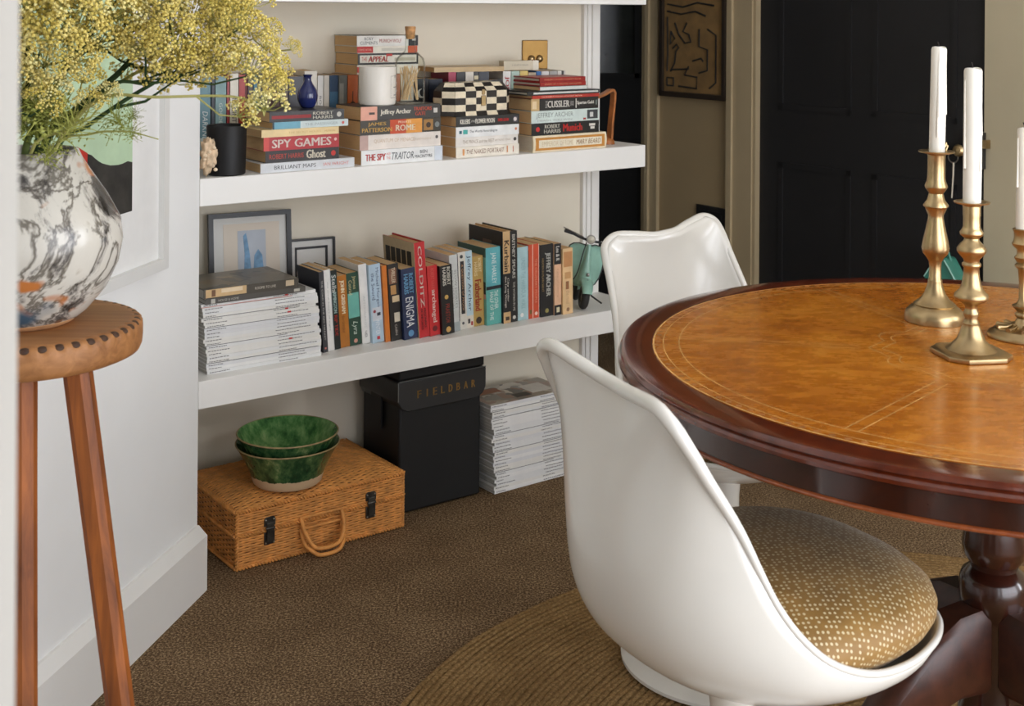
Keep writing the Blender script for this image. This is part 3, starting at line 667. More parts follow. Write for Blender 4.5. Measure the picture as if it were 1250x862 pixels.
# ------------------------------------------------------------------ upright books on the lower shelf
G7 = 'upright books on the lowest shelf'
W_ = (230, 228, 224)
LOW = [
 (0.337, 0.193, 0.112, 4.2, 0.058, (58, 58, 62), 'charcoal paperback with fine white lettering, first upright right of the magazine pile', [('t', 'THE COLD IN THE RED MARKET', 0.48, 0.5, 0.74, 0.3, (190, 188, 182)), ('d', 0.95, 0.5, 0.2, (206, 120, 110)), ('s', 0, 1, 0, 1, (30, 32, 42))]),
 (0.351, 0.195, 0.112, 4.2, 0.062, W_, 'thin white paperback, second upright from the magazine pile, right of the charcoal one', [('t', 'the small hours of night', 0.45, 0.5, 0.6, 0.22, (150, 150, 150)), ('r', 0.0, 1, 0.9, 1, (190, 190, 190))]),
 (0.3705, 0.191, 0.112, 4.2, 0.066, (34, 40, 38), 'black-green paperback with white name letters and red lower band', [('r', 0.05, 0.5, 0.1, 0.9, (36, 60, 56)), ('t', 'Stella', 0.17, 0.5, 0.22, 0.62, (226, 226, 220)), ('t', 'RIMINGTON', 0.41, 0.5, 0.26, 0.5, (176, 200, 196), {'b': 0.02}), ('t', 'RIP TIDE', 0.70, 0.5, 0.26, 0.44, (190, 56, 44), {'b': 0.02})]),
 (0.3895, 0.174, 0.112, 4.2, 0.072, (178, 112, 42), 'ochre orange paperback with white author letters', [('t', 'JOHN GRISHAM', 0.30, 0.52, 0.46, 0.5, (240, 226, 196), {'b': 0.02}), ('t', 'the rainmaker', 0.68, 0.5, 0.24, 0.34, (110, 64, 24))]),
 (0.4175, 0.177, 0.112, 4.2, 0.074, (44, 74, 60), 'dark green paperback with glowing aqua middle', [('r', 0.28, 0.62, 0.05, 0.95, (110, 180, 166)), ('t', 'James', 0.14, 0.62, 0.18, 0.34, (206, 190, 140)), ('t', 'Conrad', 0.20, 0.3, 0.2, 0.28, (206, 190, 140)), ('t', 'Lyra', 0.76, 0.5, 0.18, 0.5, (200, 214, 200), {'i': 0.3}), ('d', 0.94, 0.5, 0.16, (206, 150, 130))]),
 (0.4515, 0.195, 0.112, 4.2, 0.073, W_, 'white paperback standing between the green and pale blue ones', [('t', 'AFTERWARDS', 0.6, 0.5, 0.4, 0.26, (206, 206, 204)), ('t', 'FABER', 0.88, 0.5, 0.08, 0.3, (90, 90, 90))]),
 (0.4750, 0.193, 0.112, 4.2, 0.064, (178, 200, 216), 'pale blue paperback with dark script and snowy figures', [('t', 'Michael Morgan', 0.30, 0.66, 0.5, 0.3, (60, 70, 110)), ('t', 'the Sword', 0.28, 0.3, 0.34, 0.28, (60, 70, 110)), ('r', 0.55, 0.72, 0.1, 0.9, (206, 212, 220)), ('d', 0.6, 0.3, 0.12, (150, 60, 70)), ('r', 0.62, 0.66, 0.5, 0.8, (60, 66, 76)), ('t', 'WINTER', 0.80, 0.5, 0.2, 0.36, (230, 234, 240)), ('r', 0.92, 0.96, 0.4, 0.64, (190, 50, 60))]),
 (0.5085, 0.188, 0.112, 4.2, 0.058, (206, 116, 40), 'thin orange-spined paperback left of the dark collage one', []),
 (0.5225, 0.190, 0.112, 4.2, 0.056, (34, 31, 30), 'black paperback with cream and brown collage spine', [('r', 0.06, 0.26, 0.1, 0.8, (126, 84, 60)), ('t', 'THRILLER', 0.15, 0.5, 0.2, 0.34, (226, 210, 180)), ('r', 0.28, 0.40, 0.2, 0.7, (186, 140, 84)), ('r', 0.42, 0.50, 0.3, 0.95, (214, 190, 150)), ('r', 0.64, 0.76, 0.4, 0.9, (206, 196, 176)), ('t', 'CAIRN', 0.86, 0.5, 0.14, 0.2, (190, 180, 170))]),
 (0.5545, 0.176, 0.112, 4.0, 0.047, (34, 46, 78), 'navy paperback with big white ENIGMA title', [('t', 'ROBERT', 0.22, 0.68, 0.28, 0.3, (110, 166, 200), {'b': 0.01}), ('t', 'HARRIS', 0.22, 0.32, 0.28, 0.3, (110, 166, 200), {'b': 0.01}), ('t', 'ENIGMA', 0.62, 0.5, 0.42, 0.56, (222, 224, 224)), ('d', 0.92, 0.5, 0.2, (90, 140, 180))]),
 (0.5960, 0.238, 0.150, 4.6, 0.043, (190, 38, 42), 'tall red hardback with large white COLDITZ title and portrait strip cover', [('t', 'COLDITZ', 0.36, 0.5, 0.64, 0.36, (234, 226, 214), {'b': 0.025}), ('t', 'PRISONERS', 0.80, 0.66, 0.2, 0.2, (60, 20, 20), {'b': 0.02}), ('t', 'OF THE CASTLE', 0.81, 0.36, 0.22, 0.2, (60, 20, 20), {'b': 0.02}), ('s', 0.0, 1.0, 0.0, 1.0, (190, 170, 136)), ('s', 0.10, 0.32, 0.10, 0.24, (46, 42, 36)), ('s', 0.10, 0.32, 0.27, 0.41, (50, 46, 40)), ('s', 0.10, 0.32, 0.44, 0.58, (44, 40, 36)), ('s', 0.10, 0.32, 0.61, 0.75, (52, 48, 40)), ('s', 0.10, 0.32, 0.78, 0.92, (46, 42, 36))]),
 (0.6275, 0.176, 0.112, 4.0, 0.043, (196, 40, 42), 'shorter red paperback with white archangel title, right of tall red one', [('t', 'ROBERT HARRIS', 0.20, 0.5, 0.32, 0.34, (214, 90, 80)), ('t', 'archangel', 0.58, 0.5, 0.46, 0.5, (240, 220, 210), {'b': 0.02}), ('d', 0.90, 0.5, 0.24, (110, 24, 28))]),
 (0.6585, 0.174, 0.112, 3.6, 0.034, (28, 27, 27), 'thick black paperback with stacked white capitals and gold bird', [('t', 'ROBERT', 0.16, 0.70, 0.26, 0.28, (222, 218, 206), {'b': 0.02}), ('t', 'HARRIS', 0.16, 0.34, 0.26, 0.28, (222, 218, 206), {'b': 0.02}), ('d', 0.46, 0.45, 0.16, (206, 166, 90)), ('t', 'PRAETOR', 0.70, 0.5, 0.28, 0.34, (150, 50, 34)), ('d', 0.93, 0.5, 0.2, (206, 160, 90))]),
 (0.6955, 0.195, 0.118, 3.2, 0.048, (208, 210, 208), 'pale grey paperback with faint lettering right of thick black one', [('t', 'SLOW HORSES', 0.45, 0.66, 0.5, 0.26, (150, 150, 148)), ('t', 'MICK HERRON', 0.45, 0.3, 0.5, 0.22, (166, 166, 164)), ('r', 0.88, 1.0, 0, 1, (166, 174, 176)), ('r', 0, 0.88, 0.92, 1.0, (60, 62, 66))]),
 (0.7225, 0.198, 0.118, 2.6, 0.054, (220, 216, 206), 'off-white paperback with long black label on its spine', [('r', 0.12, 0.80, 0.32, 0.80, (38, 34, 34)), ('t', 'A QUESTION OF PROOF', 0.46, 0.56, 0.6, 0.26, (196, 150, 110)), ('d', 0.06, 0.5, 0.2, (60, 60, 60)), ('d', 0.92, 0.5, 0.16, (90, 90, 90))]),
 (0.7475, 0.198, 0.118, 2.4, 0.058, (188, 212, 222), 'pale blue paperback with tall thin navy lettering', [('t', 'Jeffrey Archer', 0.42, 0.5, 0.72, 0.6, (56, 76, 96)), ('r', 0.84, 1.0, 0.0, 1.0, (222, 214, 200)), ('r', 0.88, 0.94, 0.2, 0.5, (60, 56, 60)), ('r', 0.92, 0.97, 0.6, 0.9, (170, 60, 60))]),
 (0.7705, 0.180, 0.112, 2.2, 0.062, (186, 152, 84), 'gold paperback with red vertical title between pale blue and turquoise ones', [('t', 'ROBERT', 0.13, 0.68, 0.2, 0.28, (232, 214, 170)), ('t', 'HARRIS', 0.18, 0.34, 0.2, 0.28, (232, 214, 170)), ('t', 'Fatherland', 0.56, 0.5, 0.44, 0.56, (166, 60, 34), {'b': 0.02}), ('d', 0.92, 0.5, 0.26, (60, 44, 30))]),
 (0.8065, 0.200, 0.128, 1.8, 0.052, (98, 178, 186), 'turquoise paperback with black band halfway down its spine', [('r', 0.50, 0.545, 0, 1, (34, 38, 42)), ('r', 0.545, 1.0, 0, 1, (96, 176, 168)), ('t', 'JANE HARLEY', 0.27, 0.5, 0.4, 0.4, (226, 236, 232)), ('t', 'THE OTHER', 0.68, 0.66, 0.24, 0.26, (226, 236, 232)), ('t', 'HALF OF THE', 0.76, 0.34, 0.36, 0.24, (226, 236, 232)), ('s', 0.0, 1, 0, 1, (110, 176, 166)), ('s', 0.0, 0.12, 0, 1, (60, 92, 84)), ('s', 0.44, 0.60, 0.02, 0.40, (40, 50, 54)), ('s', 0.6, 0.66, 0.02, 0.3, (206, 150, 140))]),
 (0.8535, 0.239, 0.155, 1.2, 0.044, (206, 170, 122), 'tall tan and black hardback with dark cover beside two-tone turquoise one', [('r', 0.46, 0.88, 0, 1, (28, 28, 30)), ('t', 'Kurbain', 0.27, 0.5, 0.34, 0.66, (60, 44, 32), {'b': 0.03}), ('t', 'City under', 0.64, 0.66, 0.26, 0.3, (228, 222, 210), {'b': 0.02}), ('t', 'the Long Vintage', 0.66, 0.32, 0.34, 0.3, (228, 222, 210), {'b': 0.02}), ('r', 0.93, 0.97, 0.3, 0.8, (70, 54, 40)), ('s', 0, 1, 0, 1, (28, 28, 30)), ('s', 0.12, 0.32, 0.32, 0.58, (92, 74, 64))]),
 (0.8775, 0.238, 0.155, 1.2, 0.046, (34, 33, 33), 'tall black hardback lettered in white, right of the tan and black one', [('t', 'BRITNEY SPEARS', 0.28, 0.5, 0.48, 0.4, (214, 210, 200), {'b': 0.01}), ('t', 'THE WOMAN IN ME', 0.72, 0.5, 0.32, 0.3, (200, 196, 186)), ('d', 0.95, 0.5, 0.22, (200, 196, 186))]),
 (0.9020, 0.192, 0.128, 1.0, 0.048, (172, 202, 206), 'pale aqua paperback between tall black hardback and orange-red book', [('t', 'UNDER THE HARBOUR WALL', 0.5, 0.55, 0.7, 0.4, (140, 176, 184)), ('d', 0.93, 0.4, 0.16, (230, 230, 226))]),
 (0.9380, 0.196, 0.130, 0.8, 0.048, (206, 80, 48), 'orange-red paperback with white rule down its spine', [('r', 0.0, 1.0, 0.36, 0.43, (232, 196, 176)), ('r', 0, 1, 0.95, 1.0, (232, 210, 196)), ('t', 'THE ORDINARY PEOPLE', 0.5, 0.7, 0.6, 0.2, (226, 150, 120)), ('r', 0.88, 0.94, 0.1, 0.28, (120, 100, 50)), ('s', 0.08, 0.30, 0.0, 0.2, (34, 30, 34)), ('d', 0.94, 0.7, 0.14, (232, 200, 186))]),
 (0.9740, 0.192, 0.125, 0.8, 0.044, (30, 30, 32), 'black paperback with pale grey capitals right of the orange-red one', [('t', 'JEFFREY ARCHER', 0.42, 0.58, 0.60, 0.44, (190, 190, 182), {'b': 0.005}), ('t', 'HIDDEN IN PLAIN SIGHT', 0.42, 0.20, 0.46, 0.14, (170, 140, 90)), ('d', 0.92, 0.5, 0.14, (150, 140, 80))]),
 (1.0180, 0.191, 0.120, 0.8, 0.040, (226, 182, 148), 'slim pink-beige paperback with black top and bottom bands', [('r', 0.0, 0.29, 0, 1, (32, 32, 34)), ('r', 0.86, 1.0, 0, 1, (32, 32, 34)), ('t', 'Lee & R', 0.14, 0.5, 0.2, 0.5, (222, 218, 210), {'b': 0.01}), ('t', 'a year of cooking', 0.55, 0.5, 0.4, 0.24, (200, 150, 120)), ('r', 0.89, 0.96, 0.3, 0.74, (216, 206, 170))]),
 (1.0420, 0.176, 0.115, 0.8, 0.034, (226, 190, 142), 'tan map-patterned paperback, last upright before the scooter model', [('r', 0.05, 0.28, 0.1, 0.95, (196, 140, 90)), ('r', 0.36, 0.46, 0.2, 0.8, (206, 156, 104)), ('r', 0.5, 0.62, 0.3, 0.6, (150, 100, 64)), ('t', 'the road', 0.74, 0.5, 0.2, 0.34, (200, 160, 120)), ('d', 0.93, 0.5, 0.16, (150, 110, 80))]),
]
for n_, (s, L, D, lean, t, col, lab, dec) in enumerate(LOW):
    nx = LOW[n_ + 1][0] if n_ + 1 < len(LOW) else 1.077
    T = (nx - s) * math.cos(math.radians(lean)) - 0.0012
    standing(s, t, ZB, L, D, T, lean, col, lab, dec, G7, hard=L > 0.22)

# ------------------------------------------------------------------ magazines
ORD = ['first', 'second', 'third', 'fourth', 'fifth', 'sixth', 'seventh', 'eighth', 'ninth', 'tenth', 'eleventh', 'twelfth', 'thirteenth', 'fourteenth', 'fifteenth', 'sixteenth', 'seventeenth', 'eighteenth', 'nineteenth', 'twentieth', 'twenty-first', 'twenty-second', 'twenty-third', 'twenty-fourth', 'twenty-fifth', 'twenty-sixth', 'twenty-seventh']
mag_w = [pm('magazine_cover_%d' % k, c_, 0.35, 0.02, 30) for k, c_ in enumerate(((226, 226, 224), (232, 231, 228), (220, 220, 220), (228, 226, 220)))]
dash = pm('grey_spine_print', (120, 118, 116), 0.6); dark_dash = pm('dark_spine_rule', (58, 58, 60), 0.5); redp = pm('red_spine_print', (196, 50, 46), 0.5); org_ = pm('rust_spine_rule', (196, 92, 62), 0.5)
def magazine(s, t, z, L, D, T, dz, label, group, rule=None, mark=None):
    r = thing('magazine', label, 'magazine', at(s, t, z, dz), group)
    c = 0.0006
    m = MB(); m.box(0, L, 0, D, 0, c); m.box(0, L, 0, D, T - c, T); m.box(0, L, 0, c, c, T - c)
    m.obj('cover', random.choice(mag_w), r)
    MB().box(0.0004, L - 0.0004, c, D - 0.001, c, T - c).obj('page_block', MAGP, r)
    q = MB()
    for x0, n in ((0.02, random.randint(5, 9)), (0.62, random.randint(8, 16))):
        x = x0 * L
        for _ in range(n):
            w = random.uniform(0.002, 0.007); zz = T * random.uniform(0.46, 0.54)
            q.box(x, x + w, -0.00015, 0, zz - T * 0.12, zz + T * 0.12); x += w + 0.0014
            if x > L * 0.98: break
    stuff(q.obj('spine_print', dash, r))
    if rule: MB().box(0, L * random.uniform(0.7, 1.0), -0.0002, 0, T * 0.02, T * 0.16).obj('spine_rule', rule, r)
    if mark: MB().box(L * 0.72, L * 0.75, -0.0002, 0, T * 0.3, T * 0.8).obj('spine_mark', mark, r)
    return r
z = ZB; Tm = 0.00785
for k in range(20):
    magazine(0.040 - 0.0008 * k + random.uniform(-0.004, 0.003), 0.041 + random.uniform(-0.001, 0.002), z, 0.284, 0.165, Tm - 0.00015, random.uniform(-0.006, 0.006),
             'white-spined magazine, %s from the bottom of the shelf pile beside the upright books' % ORD[k] if k < 19 else 'white-spined magazine with rust line and red tab, top of the shelf pile',
             'magazines piled on the lowest shelf', (org_ if k == 19 else dark_dash if k in (3, 8, 13, 16) else None), (redp if k in (6, 14, 15, 19) else None))
    z += Tm
ZM = z
r = lying(0.032, 0.036, ZM, 0.245, 0.165, 0.0125, (84, 80, 74), 'slim charcoal book lying on the magazine pile, under the photo-covered one', [('r', 0.05, 0.09, 0.1, 0.9, (190, 186, 176)), ('t', 'HOUSE & HOME', 0.22, 0.5, 0.2, 0.4, (190, 186, 176)), ('r', 0.88, 0.94, 0.25, 0.75, (190, 184, 170))], 'books lying on the magazine pile', pages=MAGP)
def photo_cover(name, cols, sc):
    if name in MATS: return MATS[name]
    m, nt, nd, lk, b = node_mat(name)
    v = coords(nt, 'Object'); vo = nd.new('ShaderNodeTexVoronoi'); vo.inputs['Scale'].default_value = sc
    nz = nd.new('ShaderNodeTexNoise'); nz.inputs['Scale'].default_value = sc * 0.6; lk.new(v, nz.inputs['Vector'])
    ad = nd.new('ShaderNodeMix'); ad.data_type = 'RGBA'; ad.inputs[0].default_value = 0.12
    lk.new(v, ad.inputs[6]); lk.new(nz.outputs['Color'], ad.inputs[7]); lk.new(ad.outputs[2], vo.inputs['Vector'])
    sep = nd.new('ShaderNodeSeparateColor'); lk.new(vo.outputs['Color'], sep.inputs[0])
    cr = ramp(nt, sep.outputs[0], [((k + 0.5) / len(cols), c) for k, c in enumerate(cols)])
    lk.new(cr, b.inputs['Base Color']); b.inputs['Roughness'].default_value = 0.3
    MATS[name] = m
    return m
r = lying(0.026, 0.034, ZM + 0.0128, 0.232, 0.165, 0.021, (74, 68, 58), 'photo-covered book with a cream and amber picture, topmost on the magazine pile', [('r', 0.02, 0.44, 0.12, 0.98, (206, 172, 124)), ('r', 0.08, 0.12, 0.2, 0.9, (120, 84, 56)), ('r', 0.18, 0.40, 0.5, 0.92, (228, 206, 172)), ('r', 0.86, 0.95, 0.3, 0.9, (190, 170, 140)), ('t', 'ROOMS TO LIVE', 0.64, 0.5, 0.22, 0.28, (206, 196, 180))], 'books lying on the magazine pile', pages=MAGP)
MB().box(0.001, 0.231, 0.001, 0.164, 0.0209, 0.0213).obj('cover_picture', photo_cover('grey_photo_cover', [(70, 66, 56), (112, 104, 88), (84, 78, 66), (130, 120, 100), (64, 60, 50), (150, 128, 96)], 22), r)

z = 0.002; Tm = 0.0089
for k in range(26):
    magazine(0.848 - 0.0006 * k + random.uniform(-0.006, 0.004), 0.065 + random.uniform(-0.001, 0.002), z, 0.262, 0.142, Tm - 0.00015, random.uniform(-0.01, 0.01),
             'white-spined magazine, %s from the bottom of the floor pile beside the black box' % ORD[k] if k < 25 else 'magazine with an interior photo cover, topmost of the floor pile beside the black box',
             'magazines piled on the floor', (dark_dash if k in (6, 12, 17, 22, 24) else None), None)
    z += Tm
top = [o for o in bpy.data.objects if o.get('label', '').startswith('magazine with an interior')][0]
T_ = Tm - 0.00015
MB().box(0.001, 0.261, 0.001, 0.141, T_ - 0.0001, T_ + 0.0003).obj('cover_picture', photo_cover('interior_photo_cover', [(206, 198, 184), (70, 62, 52), (168, 150, 128), (126, 74, 44), (220, 214, 204), (40, 38, 34), (186, 178, 166)], 26), top)
for x0, x1, y0, y1, cc in ((0.16, 0.23, 0.03, 0.10, (226, 222, 214)), (0.03, 0.10, 0.09, 0.125, (150, 92, 58)), (0.10, 0.15, 0.02, 0.05, (60, 52, 44))):
    MB().box(x0, x1, y0, y1, T_, T_ + 0.0005).obj('cover_patch', ink(cc), top)

# ------------------------------------------------------------------ frames on the lower shelf
blackf = pm('black_frame_paint', (30, 29, 29), 0.4, 0.05, 20)
def shelf_frame(s, t, z, w, h, bw, label, tilt):
    r = thing('picture_frame', label, 'picture frame', atb(s, t, z) @ Matrix.Rotation(-tilt, 4, 'X'), 'picture frames leaning on the lowest shelf')
    q = MB(); q.box(0, w, 0, 0.014, 0, bw); q.box(0, w, 0, 0.014, h - bw, h); q.box(0, bw, 0, 0.014, bw, h - bw); q.box(w - bw, w, 0, 0.014, bw, h - bw)
    q.obj('frame', blackf, r)
    return r
r = shelf_frame(0.178, 0.062, ZB + 0.0005, 0.212, 0.304, 0.012, 'black framed blue print in a deep white mount, standing behind the magazine pile', 0.10)
MB().box(0.012, 0.20, 0.008, 0.012, 0.012, 0.292).obj('mount', pm('white_picture_mount', (222, 220, 214), 0.8, 0.01), r)
MB().box(0.038, 0.182, 0.0072, 0.008, 0.05, 0.276).obj('inner_mount', pm('cream_picture_mount', (226, 214, 198), 0.8, 0.01), r)
MB().box(0.074, 0.146, 0.0066, 0.0072, 0.09, 0.258).obj('print_sheet', pm('pale_grey_print', (190, 196, 204), 0.7, 0.03), r)
q = MB(); q.prism([(0.086, 0.10), (0.112, 0.10), (0.104, 0.20), (0.098, 0.24), (0.095, 0.252), (0.088, 0.245), (0.091, 0.20)], 0.0060, 0.0066)
q.prism([(0.108, 0.10), (0.144, 0.10), (0.136, 0.195), (0.126, 0.21), (0.116, 0.195)], 0.0060, 0.0066)
q.v = [(x, z_, y) for x, y, z_ in q.v]; q.f = [f[::-1] for f in q.f]; q.obj('blue_shapes', pm('blue_print_ink', (120, 158, 190), 0.7, 0.12, 60), r)
r = shelf_frame(0.362, 0.036, ZB + 0.0005, 0.151, 0.222, 0.005, 'thin black framed print with inner black rectangle, behind first upright books', 0.06)
MB().box(0.005, 0.146, 0.008, 0.012, 0.005, 0.217).obj('mount', pm('white_picture_mount', (222, 220, 214), 0.8, 0.01), r)
q = MB(); a, b_, c_, d_ = 0.044, 0.132, 0.03, 0.201
for x0, x1, z0, z1 in ((a, b_, c_, c_ + .006), (a, b_, d_ - .006, d_), (a, a + .005, c_, d_), (b_ - .006, b_, c_, d_)): q.box(x0, x1, 0.006, 0.008, z0, z1)
q.obj('inner_border', blackf, r)

# ------------------------------------------------------------------ objects on the middle shelf
mblack = pm('matt_black_glass', (27, 26, 26), 0.5, 0.05, 20, spec=0.3)
r = thing('jar_candle', 'matt black candle jar at the left end of middle shelf', 'candle', at(0.083, 0.046, ZA))
q = MB(); q.lathe([(0.0, 0), (0.039, 0), (0.042, 0.003), (0.0445, 0.109), (0.0435, 0.111), (0.0415, 0.109), (0.040, 0.075), (0, 0.075)], 48); q.obj('jar', mblack, r, smooth=40)
q = MB(); q.lathe([(0, 0.0755), (0.0395, 0.0755), (0.0395, 0.083), (0, 0.083)], 32); q.obj('wax', pm('ivory_wax', (226, 218, 200), 0.5), r, smooth=40)
q = MB()
for z0, z1, a0, a1 in ((0.022, 0.0225, -0.25, 0.3), (0.078, 0.0785, -0.25, 0.3)):
    q.loft([[(0.0448 * math.cos(a), 0.0448 * math.sin(a), zz) for zz in (z0, z1)] for a in np.linspace(a0, a1, 8)], close=False)
for a in (-0.25,):
    q.loft([[(0.0448 * math.cos(x), 0.0448 * math.sin(x), zz) for zz in (0.022, 0.0785)] for x in (a, a + 0.02)], close=False)
q.xf(Matrix.Rotation(-0.3, 4, 'Z')); q.obj('label_outline', ink((150, 150, 146)), r)
# knotted cream ornament leaning on the black candle
r = thing('shell_ornament', 'cream knobbly dried sea ornament leaning on black candle', 'ornament', at(0.030, 0.024, ZA))
q = MB()
bm = bmesh.new(); bmesh.ops.create_icosphere(bm, subdivisions=4, radius=1.0)
for v in bm.verts:
    p = v.co.copy(); k = 1 + 0.18 * math.sin(9 * p.x + 2) * math.sin(8 * p.y) + 0.16 * math.sin(11 * p.z + 1.3 * math.sin(7 * p.x)) + 0.1 * math.sin(17 * p.y + 5 * p.z)
    v.co = Vector((p.x * 0.017 * k + 0.010 * p.z * 0.3, p.y * 0.014 * k, 0.046 + p.z * 0.037 * k))
me = bpy.data.meshes.new('body'); bm.to_mesh(me); bm.free(); me.polygons.foreach_set('use_smooth', [True] * len(me.polygons)); me.materials.append(pm('bleached_shell', (216, 190, 158), 0.8, 0.12, 60, bmp=0.5, bscale=200))
zmin = min(v.co.z for v in me.vertices)
for v in me.vertices: v.co.z -= zmin
o = bpy.data.objects.new('body', me); COL.objects.link(o); o.parent = r
q = MB()
for k in range(7):
    a = k * 0.9; q.lathe([(0, -0.004), (0.004, -0.002), (0.005, 0.001), (0.003, 0.004), (0, 0.005)], 10, (0.013 * math.cos(a), -0.010 + 0.004 * math.sin(a), 0.016 + 0.008 * k))
q.obj('nodules', pm('pale_shell_nodules', (228, 206, 176), 0.8, 0.1, 60), r, smooth=60)
# cobalt vase on the left stack
r = thing('bud_vase', 'small cobalt blue bud vase on top of the leftmost lying stack', 'vase', at(0.306, 0.088, Z1))
q = MB(); q.lathe([(0.85 * x_, 0.95 * z_) for x_, z_ in ((0, 0), (0.016, 0), (0.020, 0.004), (0.027, 0.018), (0.029, 0.030), (0.026, 0.044), (0.016, 0.058), (0.010, 0.068), (0.0095, 0.076), (0.014, 0.083), (0.0125, 0.083), (0.008, 0.075), (0.0, 0.066))], 40)
q.obj('body', pm('cobalt_glaze', (30, 40, 92), 0.12, 0.12, 20, coat=0.5), r, smooth=60)
# white candle jar
r = thing('jar_candle', 'white ceramic candle jar with small label, beside the match bottle', 'candle', at(0.484, 0.066, Z2))
q = MB(); q.lathe([(0, 0), (0.040, 0), (0.0435, 0.003), (0.0445, 0.012), (0.0445, 0.092), (0.0435, 0.0935), (0.0415, 0.092), (0.041, 0.07), (0, 0.07)], 48)
q.obj('jar', pm('white_ceramic', (228, 222, 212), 0.35, 0.015, 8), r, smooth=40)
q = MB(); q.lathe([(0, 0.0705), (0.0405, 0.0705), (0.0405, 0.074), (0, 0.074)], 32); q.obj('wax', pm('ivory_wax', (226, 218, 200), 0.5), r, smooth=40)
q = MB()
def arc(a0, a1, z0, z1, rad=0.0447, n=8):
    q.loft([[(rad * math.cos(a), rad * math.sin(a), zz) for zz in (z0, z1)] for a in np.linspace(a0, a1, n)], close=False)
arc(-1.15, -0.3, 0.018, 0.0187); arc(-1.15, -0.3, 0.071, 0.0717); arc(-1.15, -1.135, 0.018, 0.0717, n=2); arc(-0.9, -0.5, 0.043, 0.045); arc(-0.85, -0.55, 0.024, 0.026); arc(-0.76, -0.68, 0.066, 0.074)
q.xf(Matrix.Rotation(-0.15, 4, 'Z')); q.obj('label_print', ink((110, 106, 100)), r)
# match bottle
def glass_mat():
    m, nt, nd, lk, b = node_mat('clear_bottle_glass')
    nd.remove(b)
    tr_ = nd.new('ShaderNodeBsdfTransparent'); tr_.inputs[0].default_value = (0.93, 0.95, 0.92, 1)
    gl = nd.new('ShaderNodeBsdfGlossy'); f = noise(nt, coords(nt), 20)
    mr = nd.new('ShaderNodeMapRange'); mr.inputs[3].default_value = 0.02; mr.inputs[4].default_value = 0.08; lk.new(f, mr.inputs[0]); lk.new(mr.outputs[0], gl.inputs['Roughness'])
    lw = nd.new('ShaderNodeLayerWeight'); lw.inputs[0].default_value = 0.12
    mx = nd.new('ShaderNodeMixShader'); fm = nd.new('ShaderNodeMath'); fm.operation = 'MULTIPLY'; fm.inputs[1].default_value = 0.6; lk.new(lw.outputs['Fresnel'], fm.inputs[0]); lk.new(fm.outputs[0], mx.inputs[0]); lk.new(tr_.outputs[0], mx.inputs[1]); lk.new(gl.outputs[0], mx.inputs[2])
    lk.new(mx.outputs[0], nt.nodes['Material Output'].inputs['Surface'])
    return m
glass = glass_mat()
r = thing('match_bottle', 'clear glass bottle of long matches with a cork stopper', 'bottle', at(0.5735, 0.060, Z2))
q = MB(); q.lathe([(0, 0.0), (0.034, 0.0), (0.037, 0.003), (0.0375, 0.010), (0.0375, 0.098), (0.034, 0.112), (0.024, 0.122), (0.0145, 0.130), (0.0125, 0.137), (0.0125, 0.166), (0.0145, 0.168), (0.0145, 0.172), (0.0125, 0.1725)], 48, caps=False)
q.obj('glass_body', glass, r, smooth=50)
q = MB(); q.lathe([(0, 0.160), (0.0100, 0.160), (0.0118, 0.1725), (0.0135, 0.189), (0.0125, 0.191), (0, 0.191)], 24); q.obj('cork', pm('cork', (188, 140, 92), 0.9, 0.15, 120, bmp=0.3, bscale=300), r, smooth=40)
mw = pm('matchstick_wood', (222, 190, 146), 0.8, 0.06, 80); mt = pm('match_tip_cream', (214, 180, 150), 0.8)
for k in range(26):
    a = random.uniform(0, 2 * PI); rr = 0.029 * math.sqrt(random.random()); a2 = a + random.uniform(-0.9, 0.9); r2 = random.uniform(0.006, 0.030)
    b0 = Vector((rr * math.cos(a), rr * math.sin(a), 0.010)); b1 = Vector((r2 * math.cos(a2 + 1.2), r2 * math.sin(a2 + 1.2), random.uniform(0.082, 0.094)))
    q = MB(); q.tube([b0, b1], 0.0013, 4); q.obj('matchstick', mw, r)
# checkered box
r = thing('keepsake_box', 'black and cream checkered box with chamfered corners and brass clasp', 'box', at(0.692, 0.036, Z3))
cb, cc = pm('black_horn_tile', (34, 30, 28), 0.3, 0.15, 40), pm('cream_bone_tile', (228, 214, 186), 0.35, 0.06, 50)
bw, bd, bh = 0.160, 0.086, 0.062
foot = MB()
def tile_grid(quad, nu, nv, start, rootp, th=0.0012):
    a, b, c, d = [Vector(p) for p in quad]     # a-b bottom, d-c top
    n = (b - a).cross(d - a).normalized()
    for i in range(nu):
        for j in range(nv):
            u0, u1 = i / nu, (i + 1) / nu; v0, v1 = j / nv, (j + 1) / nv
            f = lambda u, v: (a * (1 - u) + b * u) * (1 - v) + (d * (1 - u) + c * u) * v
            p = [f(u0, v0), f(u1, v0), f(u1, v1), f(u0, v1)]
            ce = sum(p, Vector()) / 4
            p = [ce + (x - ce) * 0.985 for x in p]
            q = MB(); q.add([x for x in p] + [x + n * th for x in p], [(0, 3, 2, 1), (4, 5, 6, 7), (0, 1, 5, 4), (1, 2, 6, 5), (2, 3, 7, 6), (3, 0, 4, 7)])
            q.obj('tile', cb if (i + j + start) % 2 == 0 else cc, rootp)
ch = 0.024
base = [(0, 0), (bw, 0), (bw + ch, ch), (bw + ch, bd - ch), (bw, bd), (0, bd), (-ch, bd - ch), (-ch, ch)]
foot.prism(base, 0.010, bh)
ctr = Vector((bw / 2, bd / 2, 0))
foot.loft([[(ctr.x + (p[0] - ctr.x) * k_, ctr.y + (p[1] - ctr.y) * k_, z_) for p in base] for z_, k_ in ((0.0, 1.06), (0.011, 1.0))])
